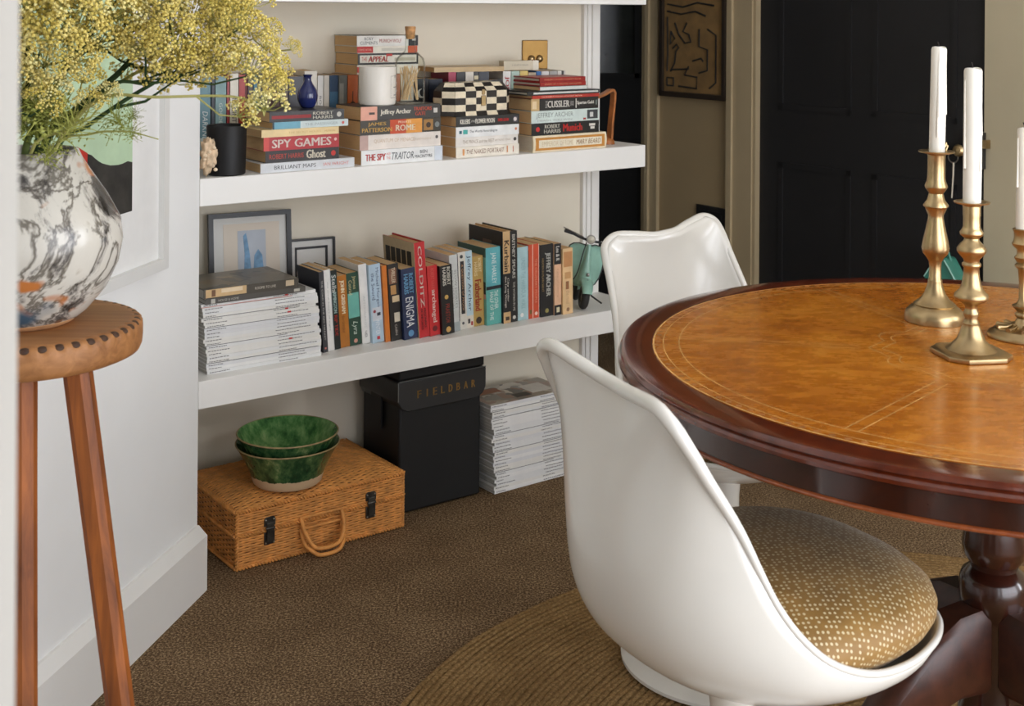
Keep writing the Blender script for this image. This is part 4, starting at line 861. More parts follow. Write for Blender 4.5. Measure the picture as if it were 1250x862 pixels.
foot.loft([[(ctr.x + (p[0] - ctr.x) * k_, ctr.y + (p[1] - ctr.y) * k2_, z_) for p in base] for z_, k_, k2_ in ((bh, 1.0, 1.0), (bh + 0.020, 0.86, 0.56))])
foot.obj('box_body', pm('dark_box_core', (44, 38, 34), 0.5), r, fix=True)
tile_grid([(0, 0, 0.011), (bw, 0, 0.011), (bw, 0, bh), (0, 0, bh)], 5, 3, 1, r)
tile_grid([(-ch, ch, 0.011), (0, 0, 0.011), (0, 0, bh), (-ch, ch, bh)], 1, 3, 1, r)
tile_grid([(-ch, bd - ch, 0.011), (-ch, ch, 0.011), (-ch, ch, bh), (-ch, bd - ch, bh)], 1, 3, 0, r)
tile_grid([(bw, 0, 0.011), (bw + ch, ch, 0.011), (bw + ch, ch, bh), (bw, 0, bh)], 1, 3, 0, r)
lt = lambda p: (ctr.x + (p[0] - ctr.x) * 0.86, ctr.y + (p[1] - ctr.y) * 0.56, bh + 0.020)
tile_grid([(0, 0, bh), (bw, 0, bh), lt((bw, 0)), lt((0, 0))], 5, 2, 0, r)
tile_grid([(-ch, ch, bh), (0, 0, bh), lt((0, 0)), lt((-ch, ch))], 1, 2, 0, r)
tile_grid([lt((0, 0)), lt((bw, 0)), lt((bw, bd)), lt((0, bd))], 5, 2, 0, r)
tile_grid([(0 - 0.004, -0.005, 0.0), (bw + 0.004, -0.005, 0.0), (bw, 0, 0.011), (0, 0, 0.011)], 5, 1, 0, r, 0.0004)
q = MB(); q.box(0.081, 0.090, -0.004, 0, 0.052, 0.066); q.box(0.079, 0.092, -0.0045, 0, 0.024, 0.050)
q.obj('clasp', brass, r, bevel=0.001)
# brown strap-like bookend
r = thing('bookend', 'brown bent leather-look bookend shaped like an open triangle at right end of middle shelf', 'bookend', at(1.170, 0.075, ZA))
lea = pm('saddle_leather', (158, 96, 48), 0.45, 0.15, 30)
q = MB()
path = catmull([(0.005, 0, 0.128), (0.045, 0, 0.140), (0.068, 0, 0.150), (0.077, 0, 0.146), (0.079, 0, 0.130), (0.071, 0, 0.060), (0.066, 0, 0.012), (0.056, 0, 0.006), (0.02, 0, 0.004), (0.0, 0, 0.004)], 6)
wd = [0.010 if k < 24 else 0.016 for k in range(len(path))]
rings = []
for k, p in enumerate(path):
    d = path[min(k + 1, len(path) - 1)] - path[max(k - 1, 0)]; d = d / (np.linalg.norm(d) + 1e-9); nn = np.array([-d[2], 0, d[0]])
    h_ = 0.0035; w = 0.009 + 0.007 * max(0, (k - 30) / 24)
    rings.append([tuple(p + nn * h_ + np.array([0, -w, 0])), tuple(p + nn * h_ + np.array([0, w, 0])), tuple(p - nn * h_ + np.array([0, w, 0])), tuple(p - nn * h_ + np.array([0, -w, 0]))])
q.loft(rings); q.obj('strap', lea, r, smooth=50, fix=True)
q = MB(); q.lathe([(0, 0), (0.018, 0), (0.017, 0.010), (0.010, 0.016), (0, 0.018)], 20, (0.062, 0, 0.0)); q.obj('foot', lea, r, smooth=50)

# ------------------------------------------------------------------ scooter model
mint = pm('mint_enamel', (146, 188, 172), 0.3, 0.10, 14, coat=0.2); tyre = pm('black_rubber', (34, 33, 32), 0.6, 0.1, 40); chrome = pm('worn_chrome', (150, 146, 138), 0.3, 0.12, 40, metal=1.0)
r = thing('scooter_model', 'mint green toy motor scooter leaning at right end of lowest shelf', 'model', at(1.126, 0.056, ZB, -0.52))
LEAN = Matrix.Rotation(math.radians(8.5), 4, 'Y')
def sc(mb): return mb.xf(LEAN)
q = MB()
def tor(mb, R, r0, cx, cy, cz, squash=1.0, n=32):
    V = np.zeros((n, 10, 3))
    for i in range(n):
        a = 2 * PI * i / n
        for j in range(10):
            b = 2 * PI * j / 10; rr = R + r0 * math.cos(b)
            V[i, j] = (cx + r0 * squash * math.sin(b), cy + rr * math.cos(a), cz + rr * math.sin(a))
    mb.grid(V, True, True)
tor(q, 0.0235, 0.011, 0, 0, 0.0345); sc(q).obj('front_wheel', tyre, r, smooth=60)
q = MB(); q.lathe([(0, -0.006), (0.014, -0.006), (0.014, 0.006), (0, 0.006)], 20); q.xf(Matrix.Translation((0, 0, 0.0345)) @ Matrix.Rotation(PI / 2, 4, 'Y')); sc(q).obj('hub', chrome, r, smooth=40)
q = MB(); tor(q, 0.0235, 0.0105, -0.004, 0.108, 0.0345); sc(q).obj('rear_wheel', tyre, r, smooth=60)
q = MB(); rings = []          # front fender shell
for i in range(13):
    a = math.radians(20 + 150 * i / 12); R = 0.041
    w = 0.0175 * (0.75 + 0.25 * math.sin(PI * i / 12))
    rings.append([(w * math.sin(b) * 1.0, -0.0 - (R + 0.010 * math.cos(b)) * math.cos(a) * 1.0, 0.0345 + (R + 0.010 * math.cos(b)) * math.sin(a)) for b in np.linspace(-1.75, 1.75, 9)])
q.loft(rings, close=False); sc(q).obj('fender', mint, r, smooth=60)
q = MB(); rows = []           # leg shield: curved panel
for z_, w in ((0.055, 0.022), (0.062, 0.034), (0.080, 0.044), (0.105, 0.050), (0.130, 0.0525), (0.148, 0.052), (0.158, 0.047), (0.164, 0.038), (0.1665, 0.022)):
    row = []
    for u in np.linspace(-1, 1, 15):
        row.append((w * u, 0.028 + (z_ - 0.05) * 0.16 + 0.022 * u * u - 0.010 * math.exp(-(u * 3.2) ** 2), z_))
    rows.append(row)
V = np.array(rows); q.grid(V); q.grid(V + np.array([0, 0.003, 0])); sc(q).obj('leg_shield', mint, r, smooth=70)
edge = [tuple(V[i, 0]) for i in range(len(V))] + [tuple(V[-1, j]) for j in range(1, 15)] + [tuple(V[i, -1]) for i in range(len(V) - 2, -1, -1)]
q = MB(); q.tube(edge, 0.0022, 6); sc(q).obj('shield_trim', pm('dark_rubber_trim', (50, 52, 50), 0.5), r, smooth=60)
q = MB(); q.loft([[(w * math.cos(b), y - dd_ * max(0, math.sin(b)), z_) for b in np.linspace(0, PI, 9)] for z_, w, y, dd_ in ((0.062, 0.020, 0.022, 0.024), (0.085, 0.019, 0.026, 0.022), (0.11, 0.013, 0.030, 0.016), (0.14, 0.008, 0.036, 0.012), (0.172, 0.006, 0.040, 0.010))], close=False); sc(q).obj('steering_column', mint, r, smooth=60)
q = MB(); q.lathe([(0, 0), (0.005, 0), (0.004, 0.002), (0, 0.0024)], 16); q.xf(Matrix.Translation((0.002, 0.0015, 0.094)) @ Matrix.Rotation(PI / 2, 4, 'X')); sc(q).obj('badge', chrome, r, smooth=40)
q = MB(); q.tube([(0.0, -0.0135, 0.083), (0.001, -0.0165, 0.072), (0.002, -0.018, 0.064)], 0.0028, 8); sc(q).obj('horn_slot', tyre, r, smooth=60)
q = MB(); q.tube(catmull([(-0.052, 0.038, 0.196), (-0.03, 0.036, 0.188), (0.0, 0.034, 0.182), (0.03, 0.036, 0.180), (0.056, 0.040, 0.172)], 5), 0.0034, 8); sc(q).obj('handlebar', tyre, r, smooth=60)
q = MB(); q.tube([(-0.074, 0.036, 0.2005), (-0.050, 0.038, 0.1955)], 0.0048, 8); sc(q).obj('grip', tyre, r, smooth=60)
q = MB(); q.tube([(0.052, 0.040, 0.174), (0.074, 0.042, 0.166)], 0.0048, 8); sc(q).obj('grip', tyre, r, smooth=60)
q = MB(); q.tube([(-0.080, 0.026, 0.210), (-0.045, 0.030, 0.199), (-0.02, 0.032, 0.190)], 0.0014, 6); sc(q).obj('brake_lever', chrome, r, smooth=60)
q = MB(); q.tube([(0.07, 0.03, 0.17), (0.03, 0.03, 0.185)], 0.0014, 6); sc(q).obj('brake_lever', chrome, r, smooth=60)
q = MB(); q.lathe([(0, 0), (0.0125, 0), (0.0128, 0.006), (0.010, 0.016), (0.004, 0.022), (0, 0.023)], 24); q.xf(Matrix.Translation((0, 0.022, 0.187)) @ Matrix.Rotation(-PI / 2, 4, 'X')); sc(q).obj('headlamp_shell', chrome, r, smooth=40)
q = MB(); q.lathe([(0, 0.003), (0.006, 0.0022), (0.0102, 0)], 24, caps=False); q.xf(Matrix.Translation((0, 0.0222, 0.187)) @ Matrix.Rotation(PI / 2, 4, 'X')); sc(q).obj('headlamp_lens', pm('lamp_lens', (190, 184, 166), 0.2), r, smooth=60)
q = MB(); q.tube(catmull([(-0.012, 0.02, 0.178), (-0.020, 0.012, 0.14), (-0.026, 0.008, 0.10), (-0.034, 0.012, 0.075)], 6), 0.0016, 6); sc(q).obj('brake_cable', tyre, r, smooth=60)
q = MB(); q.box(-0.024, 0.024, 0.046, 0.092, 0.052, 0.058); sc(q).obj('floorboard', mint, r)
q = MB(); q.loft([[(w * math.cos(b), y, zc + h_ * math.sin(b)) for b in np.linspace(0, 2 * PI, 16, endpoint=False)] for y, w, zc, h_ in ((0.075, 0.018, 0.075, 0.02), (0.09, 0.028, 0.078, 0.032), (0.115, 0.032, 0.078, 0.034), (0.135, 0.026, 0.072, 0.028), (0.142, 0.012, 0.068, 0.015))]); sc(q).obj('rear_body', mint, r, smooth=60)
q = MB(); q.loft([[(w * math.cos(b), y, 0.118 + 0.008 * math.sin(b)) for b in np.linspace(0, 2 * PI, 14, endpoint=False)] for y, w in ((0.074, 0.010), (0.085, 0.019), (0.115, 0.021), (0.134, 0.012))]); sc(q).obj('saddle', tyre, r, smooth=60)
q = MB(); q.tube([(0.012, 0.055, 0.05), (0.030, 0.040, 0.030), (0.058, 0.030, 0.016)], 0.0025, 6); sc(q).obj('kick_stand', tyre, r, smooth=60)

# ------------------------------------------------------------------ wicker case
wick = pm('honey_wicker', (208, 142, 74), 0.5, 0.12, 40, spec=0.35); wick_d = pm('wicker_core', (84, 48, 20), 0.8, 0.15, 40)
case = thing('wicker_suitcase', 'honey wicker suitcase with black latches, on the carpet under lowest shelf', 'suitcase', at(0.1035, 0.024, 0.0))
CWd, CDp, CH = 0.434, 0.290, 0.134
def dome(x, y):
    u = min(max(x / CWd, 0), 1); v = min(max(y / CDp, 0), 1)
    return 0.017 * (4 * u * (1 - u)) ** 0.5 * (4 * v * (1 - v)) ** 0.5
def weave(mb, fpos, L, H, row=0.0056, stake=0.0165):
    rows = int(H / row); n = max(2, int(L / stake) * 4)
    for i in range(rows):
        c0_ = (i + 0.5) * row
        V = np.zeros((n + 1, 4, 3))
        for k in range(n + 1):
            x = L * k / n; w = 0.0017 * math.sin(2 * PI * x / (2 * stake) + PI * (i % 2)) + 0.0004 * math.sin(x * 37 + i * 1.7)
            for j, (dv, dn) in enumerate(((-0.0029, -0.0012), (-0.0014, 0.0013), (0.0014, 0.0013), (0.0029, -0.0012))):
                V[k, j] = fpos(x, c0_ + dv, w + dn + 0.0012)
        mb.grid(V)
core = MB()
n1, n2 = 24, 12
Vt = np.array([[(CWd * i / n1, CDp * j / n2, CH - 0.003 + dome(CWd * i / n1, CDp * j / n2)) for j in range(n2 + 1)] for i in range(n1 + 1)])
core.grid(Vt); core.box(0.002, CWd - 0.002, 0.002, CDp - 0.002, 0.003, CH - 0.002)
core.obj('case_core', wick_d, case)
wv = MB(); weave(wv, lambda x, v, n: (x, -n, v + 0.004), CWd, CH * 0.56); stuff(wv.obj('base_front_weave', wick, case, smooth=60))
wv = MB(); weave(wv, lambda x, v, n: (x, -n - 0.002, v + 0.083), CWd, CH - 0.086); stuff(wv.obj('lid_front_weave', wick, case, smooth=60))
wv = MB(); weave(wv, lambda x, v, n: (-n, CDp - x, v + 0.004), CDp, CH * 0.56); stuff(wv.obj('base_side_weave', wick, case, smooth=60))
wv = MB(); weave(wv, lambda x, v, n: (-n - 0.002, CDp - x, v + 0.083), CDp, CH - 0.086); stuff(wv.obj('lid_side_weave', wick, case, smooth=60))
wv = MB(); weave(wv, lambda x, v, n: (CWd + n, x, v + 0.004), CDp, CH * 0.97); stuff(wv.obj('end_weave', wick, case, smooth=60))
wv = MB(); weave(wv, lambda x, v, n: (x, v, CH - 0.001 + dome(x, v) + n), CWd, CDp); stuff(wv.obj('lid_top_weave', wick, case, smooth=60))
br = MB()
def braid(a, b, r0=0.0030, rad=0.0026, pitch=0.016):
    a, b = Vector(a), Vector(b); L = (b - a).length; d = (b - a).normalized(); e1 = d.orthogonal().normalized(); e2 = d.cross(e1); n = max(8, int(L / pitch * 8))
    for ph in (0, PI):
        br.tube([a + d * (L * k / n) + (e1 * math.cos(2 * PI * k / 8 + ph) + e2 * math.sin(2 * PI * k / 8 + ph)) * r0 for k in range(n + 1)], rad, 5)
for z_ in (0.006, 0.079, CH - 0.001):
    o_ = 0.001 if z_ < 0.07 else 0.003
    braid((0, -o_, z_), (CWd, -o_, z_)); braid((-o_, CDp, z_), (-o_, 0, z_)); braid((CWd + o_, 0, z_), (CWd + o_, CDp, z_))
braid((0, 0, 0.004), (0, 0, CH)); braid((CWd, 0, 0.004), (CWd, 0, CH)); braid((0, CDp, CH - 0.001), (CWd, CDp, CH - 0.001))
br.obj('braided_edging', wick, case, smooth=60)
lat = pm('black_steel_latch', (78, 75, 71), 0.28, 0.2, 60, metal=0.7)
for x in (0.078, 0.342):
    h_ = MB(); h_.loft([[(x - w, -0.0045, z_), (x + w, -0.0045, z_), (x + w, -0.0075, z_), (x - w, -0.0075, z_)] for z_, w in ((0.088, 0.014), (0.104, 0.014), (0.109, 0.009))])
    la = h_.obj('latch', lat, case, fix=True, bevel=0.0008)
    q = MB(); q.box(x - 0.013, x + 0.013, -0.0060, -0.003, 0.046, 0.074); q.obj('latch_plate', lat, la, bevel=0.0008)
    q = MB(); q.box(x - 0.009, x + 0.009, -0.0125, -0.0065, 0.055, 0.096); q.tube([(x - 0.011, -0.010, 0.084), (x + 0.011, -0.010, 0.084)], 0.0035, 8); q.obj('hasp', lat, la, bevel=0.0008)
    q = MB()
    for dx, z_ in ((-0.010, 0.102), (0.010, 0.102), (-0.010, 0.050), (0.010, 0.050)): q.lathe([(0.0026, 0), (0.0018, 0.0014), (0, 0.0018)], 8); q.v[-24:] = [tuple(Matrix.Translation((x + dx, -0.0072, z_)) @ Matrix.Rotation(PI / 2, 4, 'X') @ Vector(p)) for p in q.v[-24:]]
    q.obj('rivet', steel, la, smooth=60)
for yo, top_z, dr in ((-0.012, 0.088, 0.0), (-0.010, 0.062, 0.014)):
    x0, x1 = 0.157, 0.262
    pts = catmull([(x0, -0.004, top_z), (x0 + 0.002, yo - 0.012, top_z - 0.03), (x0 + 0.016, yo - 0.024 - dr * 0.4, 0.030 - dr), (x0 + 0.034, yo - 0.028 - dr * 0.4, 0.021 - dr), (x1 - 0.034, yo - 0.028 - dr * 0.4, 0.021 - dr), (x1 - 0.016, yo - 0.024 - dr * 0.4, 0.030 - dr), (x1 - 0.002, yo - 0.012, top_z - 0.03), (x1, -0.004, top_z)], 6)
    q = MB(); q.tube(pts, 0.0048, 8)
    q.tube([(x0, -0.008, top_z), (x1, -0.008, top_z)], 0.0035, 8)
    q.obj('handle', wick, case, smooth=60)

# ------------------------------------------------------------------ green bowls
def bowl_mat(name, stops):
    m, nt, nd, lk, b = node_mat(name)
    v = coords(nt); tc = nd.new('ShaderNodeTexCoord'); sx = nd.new('ShaderNodeSeparateXYZ'); lk.new(tc.outputs['Object'], sx.inputs[0])
    f = noise(nt, coords(nt, 'Object', (1, 1, 0.35)), 55, 5, 0.7); g = noise(nt, v, 18, 3)
    mx = nd.new('ShaderNodeMath'); mx.operation = 'MULTIPLY_ADD'; mx.inputs[1].default_value = 0.55; lk.new(f, mx.inputs[0])
    m2 = nd.new('ShaderNodeMath'); m2.operation = 'MULTIPLY'; m2.inputs[1].default_value = 0.45; lk.new(g, m2.inputs[0]); lk.new(m2.outputs[0], mx.inputs[2])
    gl = ramp(nt, mx.outputs[0], stops)
    th = nd.new('ShaderNodeMath'); th.operation = 'MULTIPLY_ADD'; th.inputs[1].default_value = 0.016; th.inputs[2].default_value = 0.016; lk.new(f, th.inputs[0])
    gt = nd.new('ShaderNodeMath'); gt.operation = 'GREATER_THAN'; lk.new(sx.outputs['Z'], gt.inputs[0]); lk.new(th.outputs[0], gt.inputs[1])
    mix = nd.new('ShaderNodeMix'); mix.data_type = 'RGBA'; lk.new(gt.outputs[0], mix.inputs[0]); mix.inputs[6].default_value = lin((206, 178, 142)); lk.new(gl, mix.inputs[7])
    lk.new(mix.outputs[2], b.inputs['Base Color'])
    mr = nd.new('ShaderNodeMapRange'); mr.inputs[3].default_value = 0.7; mr.inputs[4].default_value = 0.08; lk.new(gt.outputs[0], mr.inputs[0]); lk.new(mr.outputs[0], b.inputs['Roughness'])
    bump(nt, b, g, 0.15, 0.002)
    return m
glaze = bowl_mat('green_glaze', [(0.34, (18, 40, 26)), (0.47, (38, 74, 44)), (0.58, (80, 112, 66)), (0.72, (168, 172, 120))]); glaze_in = bowl_mat('pale_green_glaze', [(0.34, (40, 84, 48)), (0.47, (88, 138, 78)), (0.58, (132, 172, 108)), (0.72, (188, 200, 148))]); rimm = pm('bare_clay_rim', (150, 128, 88), 0.5, 0.15, 60)
zb = CH + 0.0180
for k, lab in ((0, 'lower green glazed bowl with bare clay foot, resting on wicker suitcase'), (1, 'upper green glazed bowl nested inside the other one')):
    r = thing('ceramic_bowl', lab, 'bowl', at(0.262, 0.092, zb + 0.024 * k, 0.6 * k))
    sc_ = 0.945 if k else 0.965
    q = MB(); q.lathe([(x * sc_, z_) for x, z_ in ((0, 0.0), (0.078, 0.0), (0.083, 0.004), (0.087, 0.018), (0.100, 0.048), (0.114, 0.073), (0.1245, 0.090), (0.1255, 0.092), (0.1235, 0.093))], 72, caps=False)
    q.obj('bowl_body', glaze, r, smooth=60)
    q = MB(); q.lathe([(x * sc_, z_) for x, z_ in ((0.1235, 0.093), (0.1195, 0.088), (0.108, 0.070), (0.094, 0.046), (0.080, 0.036), (0.055, 0.031), (0.0, 0.030))], 72, caps=False); q.obj('bowl_inside', glaze_in, r, smooth=60)
    q = MB(); q.tube([(0.1248 * sc_ * math.cos(a), 0.1248 * sc_ * math.sin(a), 0.0922 + 0.0006 * math.sin(3 * a)) for a in np.linspace(0, 2 * PI, 72, endpoint=False)], 0.0018, 6, True); q.obj('rim', rimm, r, smooth=60)

# ------------------------------------------------------------------ black cool box
cool = pm('black_moulded_plastic', (28, 28, 28), 0.5, 0.05, 12, spec=0.3, bmp=0.05, bscale=400); cool2 = pm('charcoal_lid', (38, 38, 38), 0.45, 0.05, 12, bmp=0.05, bscale=400)
r = thing('cool_box', 'black cool box with gold capitals on its lid, on the floor under lowest shelf', 'cool box', at(0.566, 0.088, 0.0))
CXw, CXd = 0.247, 0.182
MB().box(0.0, CXw, 0, CXd, 0.003, 0.345).obj('body', cool, r, bevel=0.006)
q = MB()
def lidface(pts, y0, y1): q.prism([(x, z_) for x, z_ in pts], -y1, -y0)
lidface([(-0.010, 0.335), (-0.010, 0.285), (0.0, 0.268), (0.018, 0.258), (CXw - 0.018, 0.258), (CXw, 0.268), (CXw + 0.010, 0.285), (CXw + 0.010, 0.335)], -0.010, CXd + 0.004)
q.xf(Matrix.Rotation(PI / 2, 4, 'X')); q.obj('lid_skirt', cool2, r, bevel=0.003, fix=True)
MB().box(-0.006, CXw + 0.006, -0.007, CXd + 0.002, 0.338, 0.382).obj('lid', cool, r, bevel=0.004)
q = MB(); q.tube([(-0.008, -0.0105, 0.3365), (CXw + 0.008, -0.0105, 0.3365)], 0.0012, 6); q.tube([(-0.0098, -0.0105, 0.336), (-0.0098, -0.0105, 0.288)], 0.0012, 6); q.obj('seam_piping', pm('grey_piping', (120, 120, 116), 0.4), r, smooth=60)
q = MB()
for k, chh in enumerate('FIELDBAR'):
    tq = text_mb(chh, 0.0105 if chh != 'I' else 0.0022, 0.019, 0.008); tq.xf(Matrix.Translation((0.052 + 0.0235 * k, -0.0104, 0.298)) @ Matrix.Rotation(PI / 2, 4, 'X')); q.add(tq.v, tq.f)
q.obj('lid_lettering', pm('gold_foil', (176, 138, 74), 0.35, 0.05, 40, metal=0.6), r)
q = MB(); q.lathe([(0, 0), (0.013, 0), (0.012, 0.004), (0, 0.006)], 24); q.xf(Matrix.Translation((-0.0085, 0.100, 0.352)) @ Matrix.Rotation(-PI / 2, 4, 'Y')); q.obj('strap_stud', brass, r, smooth=40)
q = MB(); q.box(-0.009, -0.004, 0.075, 0.125, 0.20, 0.378); q.obj('carry_strap', cool, r)

# thin cable by the floor pile
o = MB().tube(catmull([P(1.14, 0.10, 0.004), P(1.17, 0.08, 0.004), P(1.19, 0.12, 0.03), P(1.21, 0.16, 0.004), P(1.24, 0.20, 0.004)], 8), 0.003, 6).obj('cable', pm('white_cable', (206, 204, 198), 0.5), smooth=60)
tag(o, 'short white cable on the carpet right of the floor magazine pile', 'cable')

# ------------------------------------------------------------------ stool
def stool_wood(name, dark, light, axis, st=0.06): return wood(name, dark, light, axis, 9, 0.58, 0.0, st)
seat_w = stool_wood('oak_stool_seat', (128, 82, 42), (182, 126, 74), 'X'); leg_w = stool_wood('oak_stool_leg', (88, 42, 12), (172, 96, 34), 'Z', 0.05)
SC = Vector((-0.674, 1.804, 0)); SZ = 0.83; SR = 0.157
stool = thing('wooden_stool', 'round topped oak stool with notched seat rim, by the left wall under the vase', 'stool', SC)
nA = 528
prof = [(0.0, 0.0), (0.06, 0.0), (0.11, 0.0), (0.1395, 0.0), (0.1420, 0.0), (0.1475, -0.0005), (0.1525, -0.002), (0.1562, -0.006), (0.157, -0.014), (0.157, -0.024), (0.156, -0.036), (0.153, -0.043), (0.146, -0.046), (0.0, -0.046)]
V = np.zeros((nA, len(prof), 3))
for i in range(nA):
    a = 2 * PI * i / nA
    for j, (rr, zz) in enumerate(prof):
        th_ = (a * 44 / (2 * PI)) % 1.0
        dn = max(0.0, 1 - ((th_ - 0.5) / 0.36) ** 2)
        dn = max(0.0, 1 - ((th_ - 0.5) / 0.30) ** 2)
        if 5 <= j <= 7: zz -= 0.0035 * dn * (0.6, 1.0, 0.6)[j - 5]; rr -= 0.002 * dn * (0, 0.5, 0.7)[j - 5]
        wob = 1 + 0.006 * math.sin(2 * a + 1) + 0.004 * math.sin(5 * a)
        V[i, j] = (rr * wob * math.cos(a), rr * wob * math.sin(a), SZ + zz)
MB().grid(V, cu=True).obj('seat', seat_w, stool, smooth=55)
notch_me = MB().lathe([(0, 0.003), (0.0035, 0.0026), (0.0062, 0.0012), (0.0072, 0.0), (0.0062, -0.002), (0, -0.003)], 14).mesh('notch', pm('shaded_notch_wood', (66, 42, 24), 0.7, 0.2, 60), 60)  # dark discs in the dents, the shade of hollows put into their colour
for k in range(44):
    a = 2 * PI * (k + 0.5) / 44; o = bpy.data.objects.new('notch', notch_me); COL.objects.link(o); o.parent = stool
    o.matrix_local = Matrix.Rotation(a, 4, 'Z') @ Matrix.Translation((0.1512, 0, SZ - 0.0043)) @ Matrix.Rotation(0.55, 4, 'Y') @ Matrix.Diagonal((0.80, 1.0, 0.9, 1))
def tleg(tx, ty, bx, by, w0, w1):
    rings = []
    for k in range(7):
        u = k / 6.0; x = tx + (bx - tx) * u; y = ty + (by - ty) * u; z_ = (SZ - 0.045) * (1 - u); w = w0 + (w1 - w0) * u; c_ = w * 0.34
        a0 = math.atan2(by - ty, bx - tx) + PI / 4 + 0.25
        ring = [(-w, -c_), (-c_, -w), (c_, -w), (w, -c_), (w, c_), (c_, w), (-c_, w), (-w, c_)]
        rings.append([(x + px * math.cos(a0) - py * math.sin(a0), y + px * math.sin(a0) + py * math.cos(a0), z_) for px, py in ring])
    return MB().loft(rings)
tleg(0.097, -0.070, 0.213, -0.10, 0.0185, 0.0165).obj('leg', leg_w, stool, smooth=25, fix=True)
tleg(0.026, -0.072, 0.064, -0.155, 0.0165, 0.0150).obj('leg', leg_w, stool, smooth=25, fix=True)
tleg(-0.085, -0.02, -0.150, -0.03, 0.0165, 0.0150).obj('leg', leg_w, stool, smooth=25, fix=True)
tleg(-0.03, 0.085, -0.05, 0.15, 0.0165, 0.0150).obj('leg', leg_w, stool, smooth=25, fix=True)
q = MB(); q.box(0.0, 0.010, -0.005, 0.005, -0.006, 0.006); q.xf(Matrix.Translation((0.046, -0.138, 0.325))); q.obj('peg', pm('dark_peg', (40, 26, 16), 0.6), stool)

# ------------------------------------------------------------------ vase
def vase_mat():
    m, nt, nd, lk, b = node_mat('marbled_stoneware')
    v = coords(nt)
    n1 = noise(nt, v, 6.5, 7, 0.68, 1.2); n2 = noise(nt, coords(nt, 'Object', (1, 1, 1.3)), 6, 5, 0.6, 1.0); n3 = noise(nt, v, 60, 4, 0.7); n4 = noise(nt, v, 12, 2)
    base_ = ramp(nt, n1, [(0.36, (48, 46, 44)), (0.415, (104, 100, 95)), (0.45, (166, 161, 152)), (0.485, (196, 191, 180)), (0.60, (200, 195, 184)), (0.70, (168, 158, 142))])
    vein = ramp(nt, n2, [(0.47, (255, 255, 255)), (0.492, (110, 104, 98)), (0.503, (120, 114, 106)), (0.53, (255, 255, 255))])
    mx = nd.new('ShaderNodeMix'); mx.data_type = 'RGBA'; mx.blend_type = 'MULTIPLY'; mx.inputs[0].default_value = 0.85; lk.new(base_, mx.inputs[6]); lk.new(vein, mx.inputs[7])
    rust = ramp(nt, n4, [(0.625, (0, 0, 0)), (0.665, (255, 255, 255))])
    m2 = nd.new('ShaderNodeMix'); m2.data_type = 'RGBA'; lk.new(rust, m2.inputs[0]); lk.new(mx.outputs[2], m2.inputs[6]); m2.inputs[7].default_value = lin((182, 112, 58))
    blue = ramp(nt, noise(nt, coords(nt, 'Object', (1, 1, 1)), 7.3, 2), [(0.64, (0, 0, 0)), (0.68, (255, 255, 255))])
    m3 = nd.new('ShaderNodeMix'); m3.data_type = 'RGBA'; lk.new(blue, m3.inputs[0]); lk.new(m2.outputs[2], m3.inputs[6]); m3.inputs[7].default_value = lin((66, 92, 112))
    lk.new(m3.outputs[2], b.inputs['Base Color'])
    b.inputs['Roughness'].default_value = 0.22; bump(nt, b, n3, 0.08, 0.002)
    return m
VC = Vector((-0.672, 1.800, SZ + 0.0005))
vase = thing('moon_vase', 'round marbled white and grey stoneware vase on oak stool', 'vase', VC)
VH = 0.238
q = MB(); q.lathe([(0.0, 0.0), (0.060, 0.0), (0.066, 0.003), (0.082, 0.016), (0.106, 0.045), (0.122, 0.080), (0.1285, 0.112), (0.1265, 0.140), (0.108, 0.175), (0.087, 0.206), (0.074, 0.226), (0.069, 0.2375), (0.0655, 0.2385), (0.0635, 0.232), (0.071, 0.215), (0.084, 0.19), (0.108, 0.15), (0.113, 0.11), (0.1, 0.05), (0.05, 0.012), (0, 0.012)], 96)
q.v = [(x * (1 + 0.012 * math.sin(2 * math.atan2(y, x) + 0.5) + 0.01 * math.sin(3 * math.atan2(y, x) + z_ * 20)), y * (1 + 0.012 * math.sin(2 * math.atan2(y, x) + 0.5)), z_) for x, y, z_ in q.v]
q.obj('body', vase_mat(), vase, smooth=60)
q = MB(); q.lathe([(0.0612, 0.0), (0.0668, 0.0028), (0.0715, 0.0075), (0.070, 0.0085), (0.066, 0.004), (0.061, 0.001)], 64, caps=False); q.obj('foot_ring', pm('bare_buff_clay', (196, 150, 106), 0.7, 0.1, 40), vase, smooth=60)

# ------------------------------------------------------------------ fennel flowers
def leafy(name, c0, c1, c2, sc):
    m, nt, nd, lk, b = node_mat(name)
    oi = nd.new('ShaderNodeObjectInfo'); v = coords(nt)
    f = noise(nt, v, sc, 3)
    ad = nd.new('ShaderNodeMath'); ad.operation = 'MULTIPLY_ADD'; ad.inputs[1].default_value = 0.35; lk.new(oi.outputs['Random'], ad.inputs[0]); lk.new(f, ad.inputs[2])
    lk.new(ramp(nt, ad.outputs[0], [(0.38, c0), (0.62, c1), (0.85, c2)]), b.inputs['Base Color'])
    b.inputs['Roughness'].default_value = 0.85; b.inputs['Specular IOR Level'].default_value = 0.15
    tl = nd.new('ShaderNodeBsdfTranslucent'); mxs = nd.new('ShaderNodeMixShader'); mxs.inputs[0].default_value = 0.15
    lk.new(b.inputs['Base Color'].links[0].from_socket, tl.inputs[0]); lk.new(b.outputs[0], mxs.inputs[1]); lk.new(tl.outputs[0], mxs.inputs[2])
    lk.new(mxs.outputs[0], nt.nodes['Material Output'].inputs['Surface'])
    return m
fl_m = leafy('fennel_yellow', (204, 186, 90), (232, 213, 124), (240, 232, 170), 45)
ray_m = leafy('fennel_ray_green', (150, 152, 84), (178, 176, 104), (196, 190, 124), 20)
stalk_m = leafy('fennel_stalk', (42, 62, 40), (66, 88, 56), (110, 124, 70), 12)
